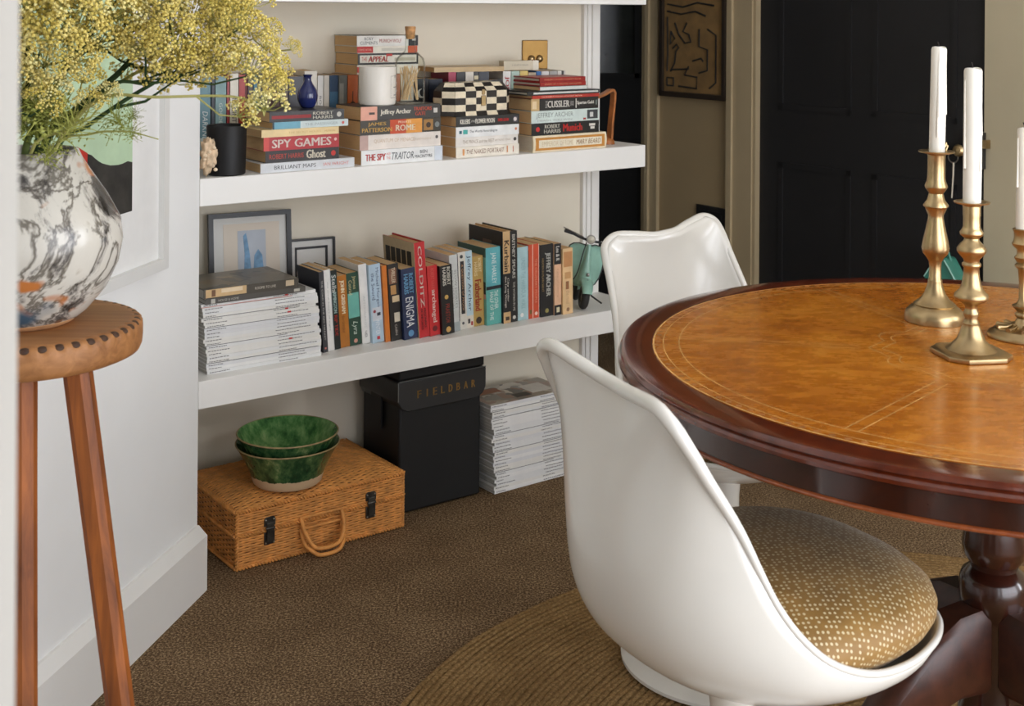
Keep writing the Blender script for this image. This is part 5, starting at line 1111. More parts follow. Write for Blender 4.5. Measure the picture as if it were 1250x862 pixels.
leaf_m = leafy('fennel_leaf', (110, 122, 52), (150, 156, 74), (180, 182, 100), 30)
def umbel_meshes(seed, rays, rl, nf, fr_):
    rd = random.Random(seed); a = MB(); b = MB()
    for k in range(rays):
        th_ = math.acos(1 - (k + 0.5) / rays * 0.78); ph = k * 2.39996 + rd.uniform(-0.2, 0.2)
        d = Vector((math.sin(th_) * math.cos(ph), math.sin(th_) * math.sin(ph), math.cos(th_))); L = rl * rd.uniform(0.75, 1.15)
        tip = d * L; mid = d * L * 0.5 + Vector((0, 0, -0.003))
        b.tube([(0, 0, 0), mid, tip], 0.0007, 4, caps=False)
        for j in range(nf):
            t2 = math.acos(1 - (j + 0.5) / nf * 1.1); p2 = j * 2.39996 + rd.uniform(-0.3, 0.3)
            e = Vector((math.sin(t2) * math.cos(p2), math.sin(t2) * math.sin(p2), math.cos(t2)))
            e = d.to_track_quat('Z', 'Y') @ e
            c_ = tip + e * fr_ * rd.uniform(0.7, 1.15); s_ = rd.uniform(0.0018, 0.0030)
            b.add([tip, tip + e.orthogonal() * 0.0004, c_], [(0, 1, 2)])
            o1 = e.orthogonal().normalized(); o2_ = e.cross(o1)
            a.add([c_ + e * s_, c_ + o1 * s_, c_ + o2_ * s_, c_ - o1 * s_, c_ - o2_ * s_, c_ - e * s_ * 0.8], [(0, 1, 2), (0, 2, 3), (0, 3, 4), (0, 4, 1), (5, 2, 1), (5, 3, 2), (5, 4, 3), (5, 1, 4)])
    return a.mesh('flower_head', fl_m), b.mesh('flower_rays', ray_m)
UM = [umbel_meshes(k, (20, 16, 24, 12)[k], (0.040, 0.034, 0.044, 0.030)[k], (16, 14, 16, 12)[k], (0.0105, 0.009, 0.010, 0.009)[k]) for k in range(4)]
def leaf_mesh(seed):
    rd = random.Random(seed); a = MB()
    for k in range(46):
        L = rd.uniform(0.02, 0.05); d = Vector((rd.uniform(-1, 1), rd.uniform(-1, 1), rd.uniform(-0.2, 1.2))).normalized(); s_ = Vector((0, 0, rd.uniform(0, 0.04)))
        m_ = s_ + d * L * 0.5 + Vector((0, 0, 0.004)); a.tube([s_, m_, s_ + d * L], 0.0006, 3, caps=False)
    for k in range(50):
        c_ = Vector((rd.uniform(-1, 1), rd.uniform(-1, 1), rd.uniform(0.0, 1.4))) * 0.026; e = 0.0022
        a.add([c_ + Vector((e, 0, 0)), c_ + Vector((0, e, 0)), c_ + Vector((-e, -e, 0)), c_ + Vector((0, 0, e * 1.6))], [(0, 1, 3), (1, 2, 3), (2, 0, 3), (0, 2, 1)])
    return a.mesh('leaf_tuft', leaf_m)
LM = [leaf_mesh(k) for k in range(3)]
MOUTH = VC + Vector((0, 0, VH))
def loc_px(px, py, dy=0.0):      # offsets measured against the vase mouth (metres)
    return MOUTH + Vector(((px - 50) / 879.0 + dy * (px - 625) / 1586.0, dy, (186 - py) / 879.0))
def stem(label, base, knots, r0, r1, heads, leaves=()):
    root = thing('fennel_stem', label, 'flower stem', MOUTH, 'fennel stems in the vase')
    inv = -MOUTH
    b0 = MOUTH + Vector(base)
    main = [b0 + Vector((-base[0] * 0.4, -base[1] * 0.4, -0.16)), b0] + [loc_px(*k) for k in knots]
    path = catmull([tuple(p) for p in main], 6)
    q = MB(); n = len(path); q.tube([Vector(p) + inv for p in path], [r0 + (r1 - r0) * k / (n - 1) for k in range(n)], 8)
    tip = Vector(path[-1]); ends = []
    for h in heads:
        px, py, dy, kind, sc_ = h
        e = loc_px(px, py, dy)
        st_ = Vector(path[max(0, int(n * (0.62 + 0.36 * random.random())) - 1)]) if (e - tip).length > 0.02 else tip
        dirv = (e - st_).normalized() if (e - st_).length > 1e-6 else Vector((0, 0, 1))
        mid = st_.lerp(e, 0.55) + Vector((0, 0, -0.010))
        if (e - st_).length > 0.004: q.tube([p + inv for p in (st_, mid, e)], [r1 * 0.9, r1 * 0.75, 0.0011], 6)
        ends.append((e, (e - mid).normalized() * 0.6 + Vector((0, -0.1, 0.55)), kind, sc_))
    q.obj('stalk', stalk_m if r0 > 0.0029 else ray_m, root, smooth=60)
    for e, d, kind, sc_ in ends:
        M = Matrix.Translation(e + inv) @ d.normalized().to_track_quat('Z', 'Y').to_matrix().to_4x4() @ Matrix.Rotation(random.uniform(0, 6.28), 4, 'Z') @ Matrix.Scale(sc_, 4)
        o = bpy.data.objects.new('flower_head', UM[kind][0]); COL.objects.link(o); o.parent = root; o.matrix_local = M
        o2_ = bpy.data.objects.new('flower_rays', UM[kind][1]); COL.objects.link(o2_); o2_.parent = o
    for px, py, dy, sc_ in leaves:
        o = bpy.data.objects.new('leaf_tuft', random.choice(LM)); COL.objects.link(o); o.parent = root
        o.matrix_local = Matrix.Translation(loc_px(px, py, dy) + inv) @ Matrix.Rotation(random.uniform(0, 6.28), 4, 'Z') @ Matrix.Rotation(random.uniform(-0.8, 0.8), 4, 'X') @ Matrix.Scale(sc_, 4)
rd = random.Random(3)
def jit(lst): return [(x + rd.uniform(-5, 5), y + rd.uniform(-5, 5), dy, rd.choice((0, 0, 1, 2)), s_ * rd.uniform(0.9, 1.15)) for x, y, dy, s_ in lst]
stem('thick dark green fennel stem rising steeply right of centre in the vase', (0.03, -0.02, 0), [(120, 128, 0.0), (165, 90, 0.02), (205, 38, 0.03), (232, -10, 0.04)], 0.0062, 0.0028, jit([(215, 15, 0.0, 1.0), (250, 30, 0.03, 1.0), (262, 66, 0.0, 0.95), (232, 52, -0.03, 1.0), (275, 18, 0.05, 0.9), (246, 88, 0.03, 0.9)]))
stem('thick dark fennel stem in mid vase with its head at the top left', (0.01, -0.03, 0), [(80, 120, -0.02), (100, 85, -0.03), (118, 50, -0.03), (130, 5, -0.03)], 0.0056, 0.0028, jit([(120, 20, -0.04, 1.1), (155, 25, -0.02, 1.05), (100, 52, -0.05, 1.1), (140, 62, -0.03, 1.0), (170, 52, -0.01, 1.0), (88, 12, -0.02, 1.0)]))
stem('fennel stem at left of the vase with dense mustard heads', (-0.02, -0.02, 0), [(50, 120, -0.02), (52, 80, -0.02), (55, 40, -0.03)], 0.0046, 0.0024, jit([(45, 20, -0.05, 1.1), (75, 40, -0.05, 1.1), (40, 62, -0.05, 1.05), (68, 82, -0.05, 1.0), (95, 78, -0.06, 1.0), (30, 100, -0.04, 0.95), (58, 5, -0.02, 1.0)]))
stem('fennel stem leaning behind the jamb edge at far left of the vase', (-0.05, 0.0, 0), [(20, 130, 0.02), (8, 80, 0.03), (0, 30, 0.03)], 0.0044, 0.0024, jit([(5, 20, 0.0, 1.1), (18, 60, 0.0, 1.0), (30, 118, 0.02, 0.9), (-15, 60, 0.03, 1.0)]))
stem('slender fennel stem reaching far right across the white wall edge', (0.045, -0.015, 0), [(150, 108, -0.01), (200, 104, -0.02), (240, 92, -0.03)], 0.0036, 0.0018, jit([(262, 88, -0.03, 0.95), (290, 70, -0.03, 1.0), (310, 35, -0.02, 0.85), (285, 40, 0.0, 0.9), (318, 92, -0.04, 0.9)]))
stem('thin pale fennel stem drooping lowest right in front of the stacked books', (0.05, -0.03, 0), [(140, 122, -0.03), (210, 118, -0.05), (300, 116, -0.06), (338, 128, -0.06)], 0.0028, 0.0015, [(342, 132, -0.06, 3, 0.95), (310, 140, -0.06, 3, 0.75), (352, 108, -0.05, 3, 0.8)])
stem('thin fennel stem with small heads topping the right hand spray', (0.04, 0.0, 0), [(170, 100, 0.02), (250, 75, 0.02), (300, 40, 0.02), (318, 15, 0.02)], 0.0028, 0.0015, [(325, 10, 0.02, 3, 0.9), (300, 12, 0.0, 1, 0.85), (338, 60, 0.0, 3, 0.75), (352, 82, -0.02, 3, 0.7), (372, 62, -0.01, 3, 0.45), (345, 40, 0.02, 3, 0.6)])
stem('fennel stem standing at back of the vase under the topmost blooms', (0.0, 0.04, 0), [(90, 100, 0.05), (130, 40, 0.07), (175, -15, 0.08)], 0.0046, 0.0024, jit([(185, 5, 0.06, 1.1), (200, 30, 0.05, 1.0), (150, 2, 0.06, 1.05), (176, 78, 0.05, 0.95), (215, 66, 0.03, 0.95), (205, 92, 0.02, 0.85)]))
stem('short leafy fennel stem low over the front lip of the vase', (0.025, -0.05, 0), [(98, 158, -0.05), (112, 146, -0.05)], 0.0028, 0.0018, [(128, 130, -0.05, 3, 0.75), (118, 102, -0.04, 1, 0.85), (150, 118, -0.04, 3, 0.6), (85, 118, -0.06, 1, 0.8)], [(70, 176, -0.05, 1.1), (92, 170, -0.06, 1.0), (80, 158, -0.05, 1.2), (60, 160, -0.04, 1.1), (100, 158, -0.05, 0.9), (74, 196, -0.085, 0.7), (45, 168, -0.05, 1.1)])
stem('thin twig of fennel pointing right in front of the framed print', (0.05, -0.035, 0), [(130, 162, -0.05), (165, 158, -0.06), (185, 160, -0.06), (212, 167, -0.06)], 0.0022, 0.0007, [], [(172, 158, -0.06, 0.75), (180, 168, -0.06, 0.45), (176, 146, -0.06, 0.4)])
stem('straight dark green fennel stem crossing low above the vase toward the shelf', (0.05, -0.02, 0), [(125, 155, -0.02), (170, 124, -0.02), (205, 103, -0.02)], 0.0036, 0.0026, [(228, 102, -0.02, 1, 0.8), (195, 70, -0.03, 0, 0.9)])
stem('fennel stem with olive head close to the vase mouth at left', (-0.035, -0.045, 0), [(35, 150, -0.06), (40, 128, -0.07)], 0.0036, 0.0022, [(42, 112, -0.07, 0, 0.95), (70, 130, -0.07, 1, 0.8), (28, 145, -0.06, 1, 0.7)], [(35, 170, -0.05, 1.1), (55, 150, -0.06, 1.0), (28, 155, -0.05, 1.0)])

# ------------------------------------------------------------------ braided rug
jute = None
def jute_mat():
    m, nt, nd, lk, b = node_mat('braided_jute')
    v = coords(nt); f = noise(nt, v, 160, 4, 0.7); g = noise(nt, v, 5, 3)
    col = ramp(nt, f, [(0.3, (110, 86, 54)), (0.5, (146, 116, 76)), (0.72, (182, 152, 108))])
    mx = nd.new('ShaderNodeMix'); mx.data_type = 'RGBA'; mx.blend_type = 'MULTIPLY'; mx.inputs[0].default_value = 0.6
    lk.new(col, mx.inputs[6]); lk.new(ramp(nt, g, [(0.35, (190, 180, 168)), (0.65, (255, 255, 255))]), mx.inputs[7]); lk.new(mx.outputs[2], b.inputs['Base Color'])
    b.inputs['Roughness'].default_value = 0.95; b.inputs['Specular IOR Level'].default_value = 0.1
    bump(nt, b, f, 0.6, 0.003)
    return m
jute = jute_mat()
rug = thing('braided_rug', 'large round braided jute rug on brown carpet under the table', 'rug', (0.767, 2.033, 0.0))
RR = 1.011; wring = 0.0126; nr = 80
for k in range(nr):
    Rm = RR - wring * (k + 0.5)
    seg = max(16, int(2 * PI * Rm / 0.0075))
    th_ = np.linspace(0, 2 * PI, seg, endpoint=False)
    cr = np.linspace(-1, 1, 6)
    nb = max(6, int(2 * PI * Rm / 0.020))
    V = np.zeros((seg, 6, 3))
    for j, u in enumerate(cr):
        ph = nb * th_ + abs(u) * 2.2 + k
        rr = Rm + u * wring * 0.5 * (1 + 0.05 * np.sin(ph)) + 0.002 * np.sin(5 * th_ + k) + 0.0012 * np.sin(23 * th_ + k * 2)
        V[:, j, 0] = rr * np.cos(th_); V[:, j, 1] = rr * np.sin(th_)
        V[:, j, 2] = 0.003 + 0.0035 * math.sqrt(max(0.0, 1 - u * u * 0.98)) + 0.0011 * np.sin(ph) * (1 - u * u)
    MB().grid(V[:, ::-1], cu=True).obj('braid_row', jute, rug, smooth=180)
MB().lathe([(0.0, 0.0015), (RR - 0.01, 0.0015), (RR - 0.012, 0.003), (0, 0.003)], 64).obj('rug_backing', jute, rug)

# ------------------------------------------------------------------ table
TC = Vector((0.734, 1.965, 0)); TR = 0.565
table = thing('drum_table', 'round mahogany pedestal table with tan leather top', 'table', TC)
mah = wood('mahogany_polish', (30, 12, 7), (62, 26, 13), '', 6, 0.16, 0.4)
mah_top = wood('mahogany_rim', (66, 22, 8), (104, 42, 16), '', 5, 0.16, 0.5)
q = MB(); q.lathe([(0.515, 0.722), (0.515, 0.7485), (0.520, 0.7497), (0.558, 0.7497), (0.5625, 0.749), (0.565, 0.7455), (0.566, 0.742), (0.5625, 0.7395), (0.5635, 0.7385), (0.569, 0.7345), (0.569, 0.7300), (0.565, 0.7275), (0.5585, 0.7265), (0.515, 0.7265)], 160, caps=False)
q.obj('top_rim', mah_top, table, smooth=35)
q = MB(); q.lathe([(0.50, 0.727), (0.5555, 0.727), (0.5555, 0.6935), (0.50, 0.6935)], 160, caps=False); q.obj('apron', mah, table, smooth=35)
q = MB(); q.lathe([(0.50, 0.6935), (0.5575, 0.6935), (0.5605, 0.6915), (0.5605, 0.6895), (0.557, 0.6872), (0.50, 0.6872)], 160, caps=False); q.obj('apron_bead', wood('mahogany_bead', (104, 46, 18), (150, 78, 36), '', 8, 0.2, 0.4), table, smooth=60)
q = MB(); q.lathe([(0, 0.69), (0.52, 0.69), (0.52, 0.72), (0, 0.72)], 96); q.obj('under_frame', mah, table)
def leather_mat():
    m, nt, nd, lk, b = node_mat('tan_desk_leather')
    v = coords(nt); f = noise(nt, v, 6, 6, 0.65, 0.8); g = noise(nt, coords(nt, 'Object', (1, 2.2, 1)), 22, 6, 0.7, 0.4); s_ = noise(nt, v, 420, 2)
    mx = nd.new('ShaderNodeMath'); mx.operation = 'MULTIPLY_ADD'; mx.inputs[1].default_value = 0.6; lk.new(f, mx.inputs[0])
    m2 = nd.new('ShaderNodeMath'); m2.operation = 'MULTIPLY'; m2.inputs[1].default_value = 0.4; lk.new(g, m2.inputs[0]); lk.new(m2.outputs[0], mx.inputs[2])
    lk.new(ramp(nt, mx.outputs[0], [(0.28, (136, 72, 16)), (0.44, (168, 96, 22)), (0.56, (190, 116, 30)), (0.72, (206, 138, 50))]), b.inputs['Base Color'])
    mr = nd.new('ShaderNodeMapRange'); mr.inputs[1].default_value = 0.3; mr.inputs[2].default_value = 0.7; mr.inputs[3].default_value = 0.20; mr.inputs[4].default_value = 0.34; lk.new(g, mr.inputs[0]); lk.new(mr.outputs[0], b.inputs['Roughness'])
    b.inputs['Coat Weight'].default_value = 0.25; b.inputs['Coat Roughness'].default_value = 0.08
    bump(nt, b, s_, 0.10, 0.001)
    return m
q = MB(); q.lathe([(0.0, 0.7496), (0.25, 0.7496), (0.5155, 0.7496), (0.5155, 0.745), (0, 0.745)], 128); q.obj('leather_inset', leather_mat(), table)
gold = pm('worn_gold_tooling', (214, 170, 104), 0.4, 0.2, 30)
q = MB()
def ringline(R, w, z_=0.7497, n=128):
    V = np.array([[((R + d) * math.cos(a), (R + d) * math.sin(a), z_) for d in (-w / 2, w / 2)] for a in np.linspace(0, 2 * PI, n, endpoint=False)]); q.grid(V[:, ::-1], cu=True)
def seg_line(a, b, w=0.0012, z_=0.7497):
    a, b = np.array(a), np.array(b); d = (b - a) / np.linalg.norm(b - a); nn = np.array([-d[1], d[0]]) * w / 2
    q.add([tuple(a - nn) + (z_,), tuple(b - nn) + (z_,), tuple(b + nn) + (z_,), tuple(a + nn) + (z_,)], [(0, 1, 2, 3)])
ringline(0.5135, 0.0022); ringline(0.474, 0.0014); ringline(0.4985, 0.0012)
for k in range(6):
    a = math.radians(45 + 62 * k if k else 43)
    a = math.radians(229 + 60 * k); d = np.array([math.cos(a), math.sin(a)]); n_ = np.array([-d[1], d[0]])
    for sg in (-0.009, 0.009): seg_line(d * 0.20 + n_ * sg, d * 0.472 + n_ * sg)
    a2 = math.radians(229 + 60 * (k + 1)); d2 = np.array([math.cos(a2), math.sin(a2)])
    for rr_ in (0.165, 0.185):
        pts_ = [d * rr_ * 1.0 * (1 - u) + d2 * rr_ * u for u in (0, 0.3)] ; pts2 = [d * rr_ * (1 - u) + d2 * rr_ * u for u in (0.7, 1)]
        mid = (d + d2) / np.linalg.norm(d + d2)
        arcp = [pts_[1] * (1 - u) ** 2 + 2 * u * (1 - u) * mid * rr_ * 1.12 + pts2[0] * u * u for u in np.linspace(0, 1, 7)]
        seg_line(pts_[0], pts_[1]); seg_line(pts2[0], pts2[1])
        for u in range(6): seg_line(arcp[u], arcp[u + 1])
q.obj('gold_tooling', gold, table)
q = MB()
for k in range(150):
    a = 2 * PI * k / 150; R0 = 0.5065; d = np.array([math.cos(a), math.sin(a)]); n_ = np.array([-d[1], d[0]])
    q.add([tuple(d * (R0 - 0.005)) + (0.74968,), tuple(d * R0 + n_ * 0.006) + (0.74968,), tuple(d * (R0 + 0.005)) + (0.74968,), tuple(d * R0 - n_ * 0.006) + (0.74968,)], [(0, 1, 2, 3)])
q.obj('border_tooling', pm('faded_gold_border', (158, 98, 46), 0.45, 0.2, 30), table)
dkm = wood('dark_mahogany', (30, 13, 9), (58, 24, 14), 'Z', 7, 0.2, 0.4)
q = MB(); q.lathe([(0, 0.69), (0.11, 0.69), (0.11, 0.67), (0.06, 0.66), (0.045, 0.62), (0.040, 0.56), (0.041, 0.50), (0.046, 0.465), (0.045, 0.45), (0.036, 0.436), (0.034, 0.43), (0.046, 0.42), (0.0495, 0.41), (0.050, 0.385), (0.0485, 0.37), (0.044, 0.362), (0.043, 0.355), (0.044, 0.30), (0.042, 0.25), (0.050, 0.22), (0.052, 0.20), (0.03, 0.17), (0, 0.165)], 64); q.obj('column', dkm, table, smooth=45)
legm = wood('mahogany_leg', (44, 20, 12), (80, 42, 26), '', 6, 0.42, 0.0)
for ang in (208, 298, 28, 118):
    a = math.radians(ang); d = Vector((math.cos(a), math.sin(a), 0)); n_ = Vector((-d.y, d.x, 0)); rings = []
    for rr_, zc, hh, ww_ in ((0.035, 0.318, 0.125, 0.028), (0.09, 0.318, 0.118, 0.028), (0.15, 0.295, 0.105, 0.028), (0.22, 0.245, 0.092, 0.027), (0.29, 0.180, 0.078, 0.026), (0.36, 0.115, 0.064, 0.025), (0.42, 0.068, 0.052, 0.024), (0.475, 0.042, 0.046, 0.024), (0.51, 0.036, 0.044, 0.024)):
        up = Vector((0, 0, 1)); c_ = d * rr_ + up * zc
        rings.append([tuple(c_ + n_ * ww_ * x + up * hh / 2 * y) for x, y in ((-1, -0.8), (-0.7, -1), (0.7, -1), (1, -0.8), (1, 0.8), (0.7, 1), (-0.7, 1), (-1, 0.8))])
    lg = MB().loft(rings).obj('leg', legm, table, smooth=45, fix=True)
    q = MB(); q.lathe([(0, 0.012), (0.017, 0.012), (0.018, 0.020), (0.012, 0.026), (0, 0.026)], 16, tuple(d * 0.50)); q.obj('castor', brass, lg, smooth=40)

# ------------------------------------------------------------------ candlesticks and candles
def cstick(label, c, prof, extra=None, tilt=0.0):
    r = thing('candlestick', label, 'candlestick', Matrix.Translation((c[0], c[1], 0.7502)) @ Matrix.Rotation(tilt, 4, 'Y'), 'brass candlesticks on the table')
    q = MB(); q.lathe(prof, 56); q.obj('stem', brass, r, smooth=50)
    return r
wax = pm('white_candle_wax', (222, 217, 204), 0.45, 0.02, 12); wick_m = pm('burnt_wick', (40, 34, 30), 0.9)
def candle(label, c, z0, z1, r0, r1, tilt=0.0):
    r = thing('taper_candle', label, 'candle', Matrix.Translation((c[0], c[1], z0)) @ Matrix.Rotation(tilt, 4, 'Y'), 'white candles in brass sticks')
    h_ = z1 - z0; q = MB(); q.lathe([(0, 0), (r0, 0), (r0 * 1.02, h_ * 0.3), (r1, h_ - 0.004), (r1 * 0.92, h_), (r1 * 0.5, h_ - 0.004), (0, h_ - 0.005)], 32)
    q.v = [(x + (0.0012 * math.sin(9 * z_) if z_ > 0.02 else 0), y, z_ + (0.0015 * math.sin(2 * math.atan2(y, x)) if z_ > h_ - 0.003 else 0)) for x, y, z_ in q.v]
    q.obj('wax_body', wax, r, smooth=50)
    q = MB(); q.tube([(0, 0, h_ - 0.006), (0.0006, 0, h_ + 0.004), (-0.001, 0.001, h_ + 0.009)], 0.0009, 5); q.obj('wick', wick_m, r)
    q = MB()
    for k in range(3):
        a = random.uniform(3.4, 6.0); zt = h_ * random.uniform(0.75, 0.98); zl = h_ * random.uniform(0.2, 0.6)
        q.tube([(r1 * 0.99 * math.cos(a), r1 * 0.99 * math.sin(a), zt), (r1 * 1.02 * math.cos(a), r1 * 1.02 * math.sin(a), (zt + zl) / 2), (r0 * 1.03 * math.cos(a), r0 * 1.03 * math.sin(a), zl)], [0.0008, 0.0014, 0.0022], 6)
    q.obj('wax_drip', wax, r, smooth=60)
    return r
C1 = (0.711, 2.176); C2 = (0.695, 1.958); C3 = (0.817, 2.070)
r = cstick('tall brass candlestick with round domed base, furthest left on the leather top', C1, [(0, 0), (0.0487, 0), (0.0487, 0.009), (0.0465, 0.016), (0.040, 0.0225), (0.0335, 0.0265), (0.0345, 0.028), (0.0325, 0.0295), (0.024, 0.036), (0.0175, 0.0455), (0.0130, 0.058), (0.0115, 0.066), (0.0118, 0.068), (0.0102, 0.070), (0.0096, 0.090), (0.0105, 0.099), (0.0145, 0.106), (0.0205, 0.1130), (0.0226, 0.1215), (0.0205, 0.135), (0.0165, 0.152), (0.0130, 0.170), (0.0125, 0.1765), (0.0165, 0.1855), (0.0175, 0.189), (0.0205, 0.1915), (0.0205, 0.194), (0.0150, 0.2015), (0.0117, 0.213), (0.0175, 0.2215), (0.0187, 0.2255), (0.0155, 0.234), (0.0146, 0.240), (0.0144, 0.276), (0.0155, 0.2785), (0.029, 0.2815), (0.0297, 0.2835), (0.0285, 0.2845), (0.0150, 0.2825), (0.0136, 0.282), (0.0134, 0.260), (0, 0.258)], tilt=0.006)
q = MB(); q.tube([(0.018, 0.008, 0.2835), (0.021, 0.008, 0.292), (0.019, 0.008, 0.297), (0.0165, 0.008, 0.29)], 0.0018, 6); q.obj('drip_pan_tab', brass, r, smooth=60)
candle('white candle in the tall round-based candlestick', (C1[0] + 0.0016, C1[1]), 0.7502 + 0.2582, 1.208, 0.0128, 0.0125, 0.01)
r = cstick('brass candlestick with eight-sided base, nearest the camera', C2, [(0, 0.008), (0.040, 0.008), (0.0365, 0.010), (0.0330, 0.0125), (0.0295, 0.0145), (0.0265, 0.0185), (0.0215, 0.023), (0.0170, 0.033), (0.0140, 0.042), (0.0123, 0.0470), (0.0128, 0.0485), (0.0112, 0.0500), (0.0092, 0.0560), (0.0112, 0.0615), (0.0112, 0.0650), (0.0090, 0.0690), (0.0090, 0.0745), (0.0140, 0.0790), (0.0235, 0.0840), (0.0252, 0.0880), (0.0240, 0.0930), (0.0180, 0.0985), (0.0142, 0.107), (0.0118, 0.121), (0.0112, 0.132), (0.0138, 0.1350), (0.0138, 0.1385), (0.0112, 0.1410), (0.0118, 0.1450), (0.0165, 0.1500), (0.0212, 0.1565), (0.0215, 0.1610), (0.0170, 0.1675), (0.0115, 0.1730), (0.0106, 0.1765), (0.0165, 0.1815), (0.0174, 0.1855), (0.0140, 0.1905), (0.0126, 0.1940), (0.0124, 0.2245), (0.0150, 0.2270), (0.0258, 0.2295), (0.0266, 0.2312), (0.0252, 0.2320), (0.0140, 0.2300), (0.0132, 0.2295), (0.0130, 0.21), (0, 0.208)])
q = MB(); a_ = 0.051; c_ = 0.030
oct_ = [(a_, -c_), (a_, c_), (c_, a_), (-c_, a_), (-a_, c_), (-a_, -c_), (-c_, -a_), (c_, -a_)]
q.loft([[(x * k_, y * k_, z_) for x, y in oct_] for z_, k_ in ((0.0, 1.0), (0.0065, 1.0), (0.0085, 0.90), (0.0095, 0.78))]); q.xf(Matrix.Rotation(0.16, 4, 'Z')); q.obj('base_plate', brass, r, bevel=0.0008)
candle('white candle in the candlestick nearest the camera', C2, 0.7502 + 0.2302, 1.1825, 0.0132, 0.0133, -0.003)
r = cstick('short brass candlestick with ornate stepped base, cut by the right edge', C3, [(0, 0), (0.0535, 0), (0.054, 0.003), (0.051, 0.007), (0.046, 0.0085), (0.044, 0.0120), (0.040, 0.0135), (0.030, 0.0130), (0.020, 0.0150), (0.0135, 0.020), (0.0105, 0.027), (0.0085, 0.030), (0.0120, 0.033), (0.0120, 0.037), (0.0085, 0.040), (0.0130, 0.045), (0.0165, 0.048), (0.0165, 0.050), (0.0095, 0.053), (0.0065, 0.060), (0.0060, 0.085), (0.0075, 0.108), (0.0125, 0.1120), (0.0125, 0.115), (0.0085, 0.118), (0.0125, 0.1235), (0.0135, 0.127), (0.0095, 0.131), (0.0095, 0.139), (0.0160, 0.1455), (0.0172, 0.149), (0.0150, 0.152), (0.0138, 0.157), (0.0142, 0.168), (0.0160, 0.170), (0.0162, 0.172), (0.0140, 0.173), (0.0128, 0.172), (0.0126, 0.155), (0, 0.153)])
q = MB()
for k in range(10):
    a = 2 * PI * k / 10; q.tube([(0.016 * math.cos(a), 0.016 * math.sin(a), 0.020), (0.026 * math.cos(a), 0.026 * math.sin(a), 0.0155), (0.040 * math.cos(a), 0.040 * math.sin(a), 0.0150)], [0.0015, 0.003, 0.0045], 6)
q.obj('base_petals', brass, r, smooth=60)
candle('short white candle in the candlestick cut by the right edge', C3, 0.7502 + 0.1532, 1.083, 0.0118, 0.0112)

# ------------------------------------------------------------------ chairs
RIM = [(.266, 0, .468), (.262, .050, .468), (.248, .105, .470), (.218, .155, .472), (.172, .189, .470), (.105, .206, .465), (.030, .210, .474), (-.043, .205, .511), (-.096, .186, .577), (-.134, .167, .672), (-.169, .154, .740), (-.188, .149, .776), (-.204, .140, .804), (-.208, .112, .818), (-.201, .068, .813), (-.192, .030, .806), (-.190, 0, .805)]
def ear(x, y, z): return z + 0.10 * y * min(1.0, max(0.0, (z - 0.6) / 0.18))
CEN = [(-.190, .805), (-.199, .770), (-.206, .72), (-.212, .66), (-.214, .60), (-.208, .545), (-.190, .495), (-.155, .452), (-.10, .424), (-.03, .411), (.06, .406), (.14, .410), (.20, .430), (.240, .450), (.266, .468)]
def shell_grid():
    side = np.array(catmull(RIM[2:14], 8))          # front corner -> top corner
    side = side[::-1]                                # top -> front
    cen = np.array(catmull([(x, 0, z_) for x, z_ in CEN], 6))
    nv, nu = 56, 33
    def samp(A, v):
        d = np.concatenate([[0], np.cumsum(np.linalg.norm(np.diff(A, axis=0), axis=1))]); d /= d[-1]
        return np.array([np.interp(v, d, A[:, k]) for k in range(3)])
    topc = np.array(catmull(RIM[13:17], 8)); frontc = np.array(catmull(RIM[0:3], 8))
    V = np.zeros((nv, nu, 3))
    for i in range(nv):
        v = i / (nv - 1); S = samp(side, v); C = samp(cen, v)
        sharp = 0.25 + 0.75 * min(1, max(0, (v - 0.30) / 0.25)) * min(1, max(0, (1.0 - v) / 0.2))
        for j in range(nu):
            a = -1 + 2 * j / (nu - 1); ph = a * PI / 2
            yl = a * (1 - sharp) + math.sin(ph) * sharp; gl = a * a * (1 - sharp) + (1 - math.cos(ph)) * sharp
            gl = gl ** 1.25
            p = np.array([C[0] + (S[0] - C[0]) * gl, S[1] * yl, C[2] + (S[2] - C[2]) * gl])
            y = abs(p[1])
            if v < 0.16:
                k = (1 - v / 0.16) ** 2; o = np.argsort(topc[:, 1]); tx = np.interp(y, topc[o, 1], topc[o, 0]); tz = np.interp(y, topc[o, 1], topc[o, 2])
                S0_, C0_ = samp(side, 0), samp(cen, 0); yy = min(1, y / S0_[1]); b0x = C0_[0] + (S0_[0] - C0_[0]) * yy * yy; b0z = C0_[2] + (S0_[2] - C0_[2]) * yy * yy
                p[0] += (tx - b0x) * k; p[2] += (tz - b0z) * k
            if v > 0.86:
                k = ((v - 0.86) / 0.14) ** 2; o = np.argsort(frontc[:, 1]); tx = np.interp(y, frontc[o, 1], frontc[o, 0]); tz = np.interp(y, frontc[o, 1], frontc[o, 2])
                S0_, C0_ = samp(side, 1), samp(cen, 1); yy = min(1, y / S0_[1]); b0x = C0_[0] + (S0_[0] - C0_[0]) * yy ** 2; b0z = C0_[2] + (S0_[2] - C0_[2]) * yy ** 2
                p[0] += (tx - b0x) * k; p[2] += (tz - b0z) * k
            p[2] = ear(*p); V[i, j] = p
    return V
chair_white = pm('white_moulded_shell', (214, 210, 201), 0.22, 0.01, 5, coat=0.3)
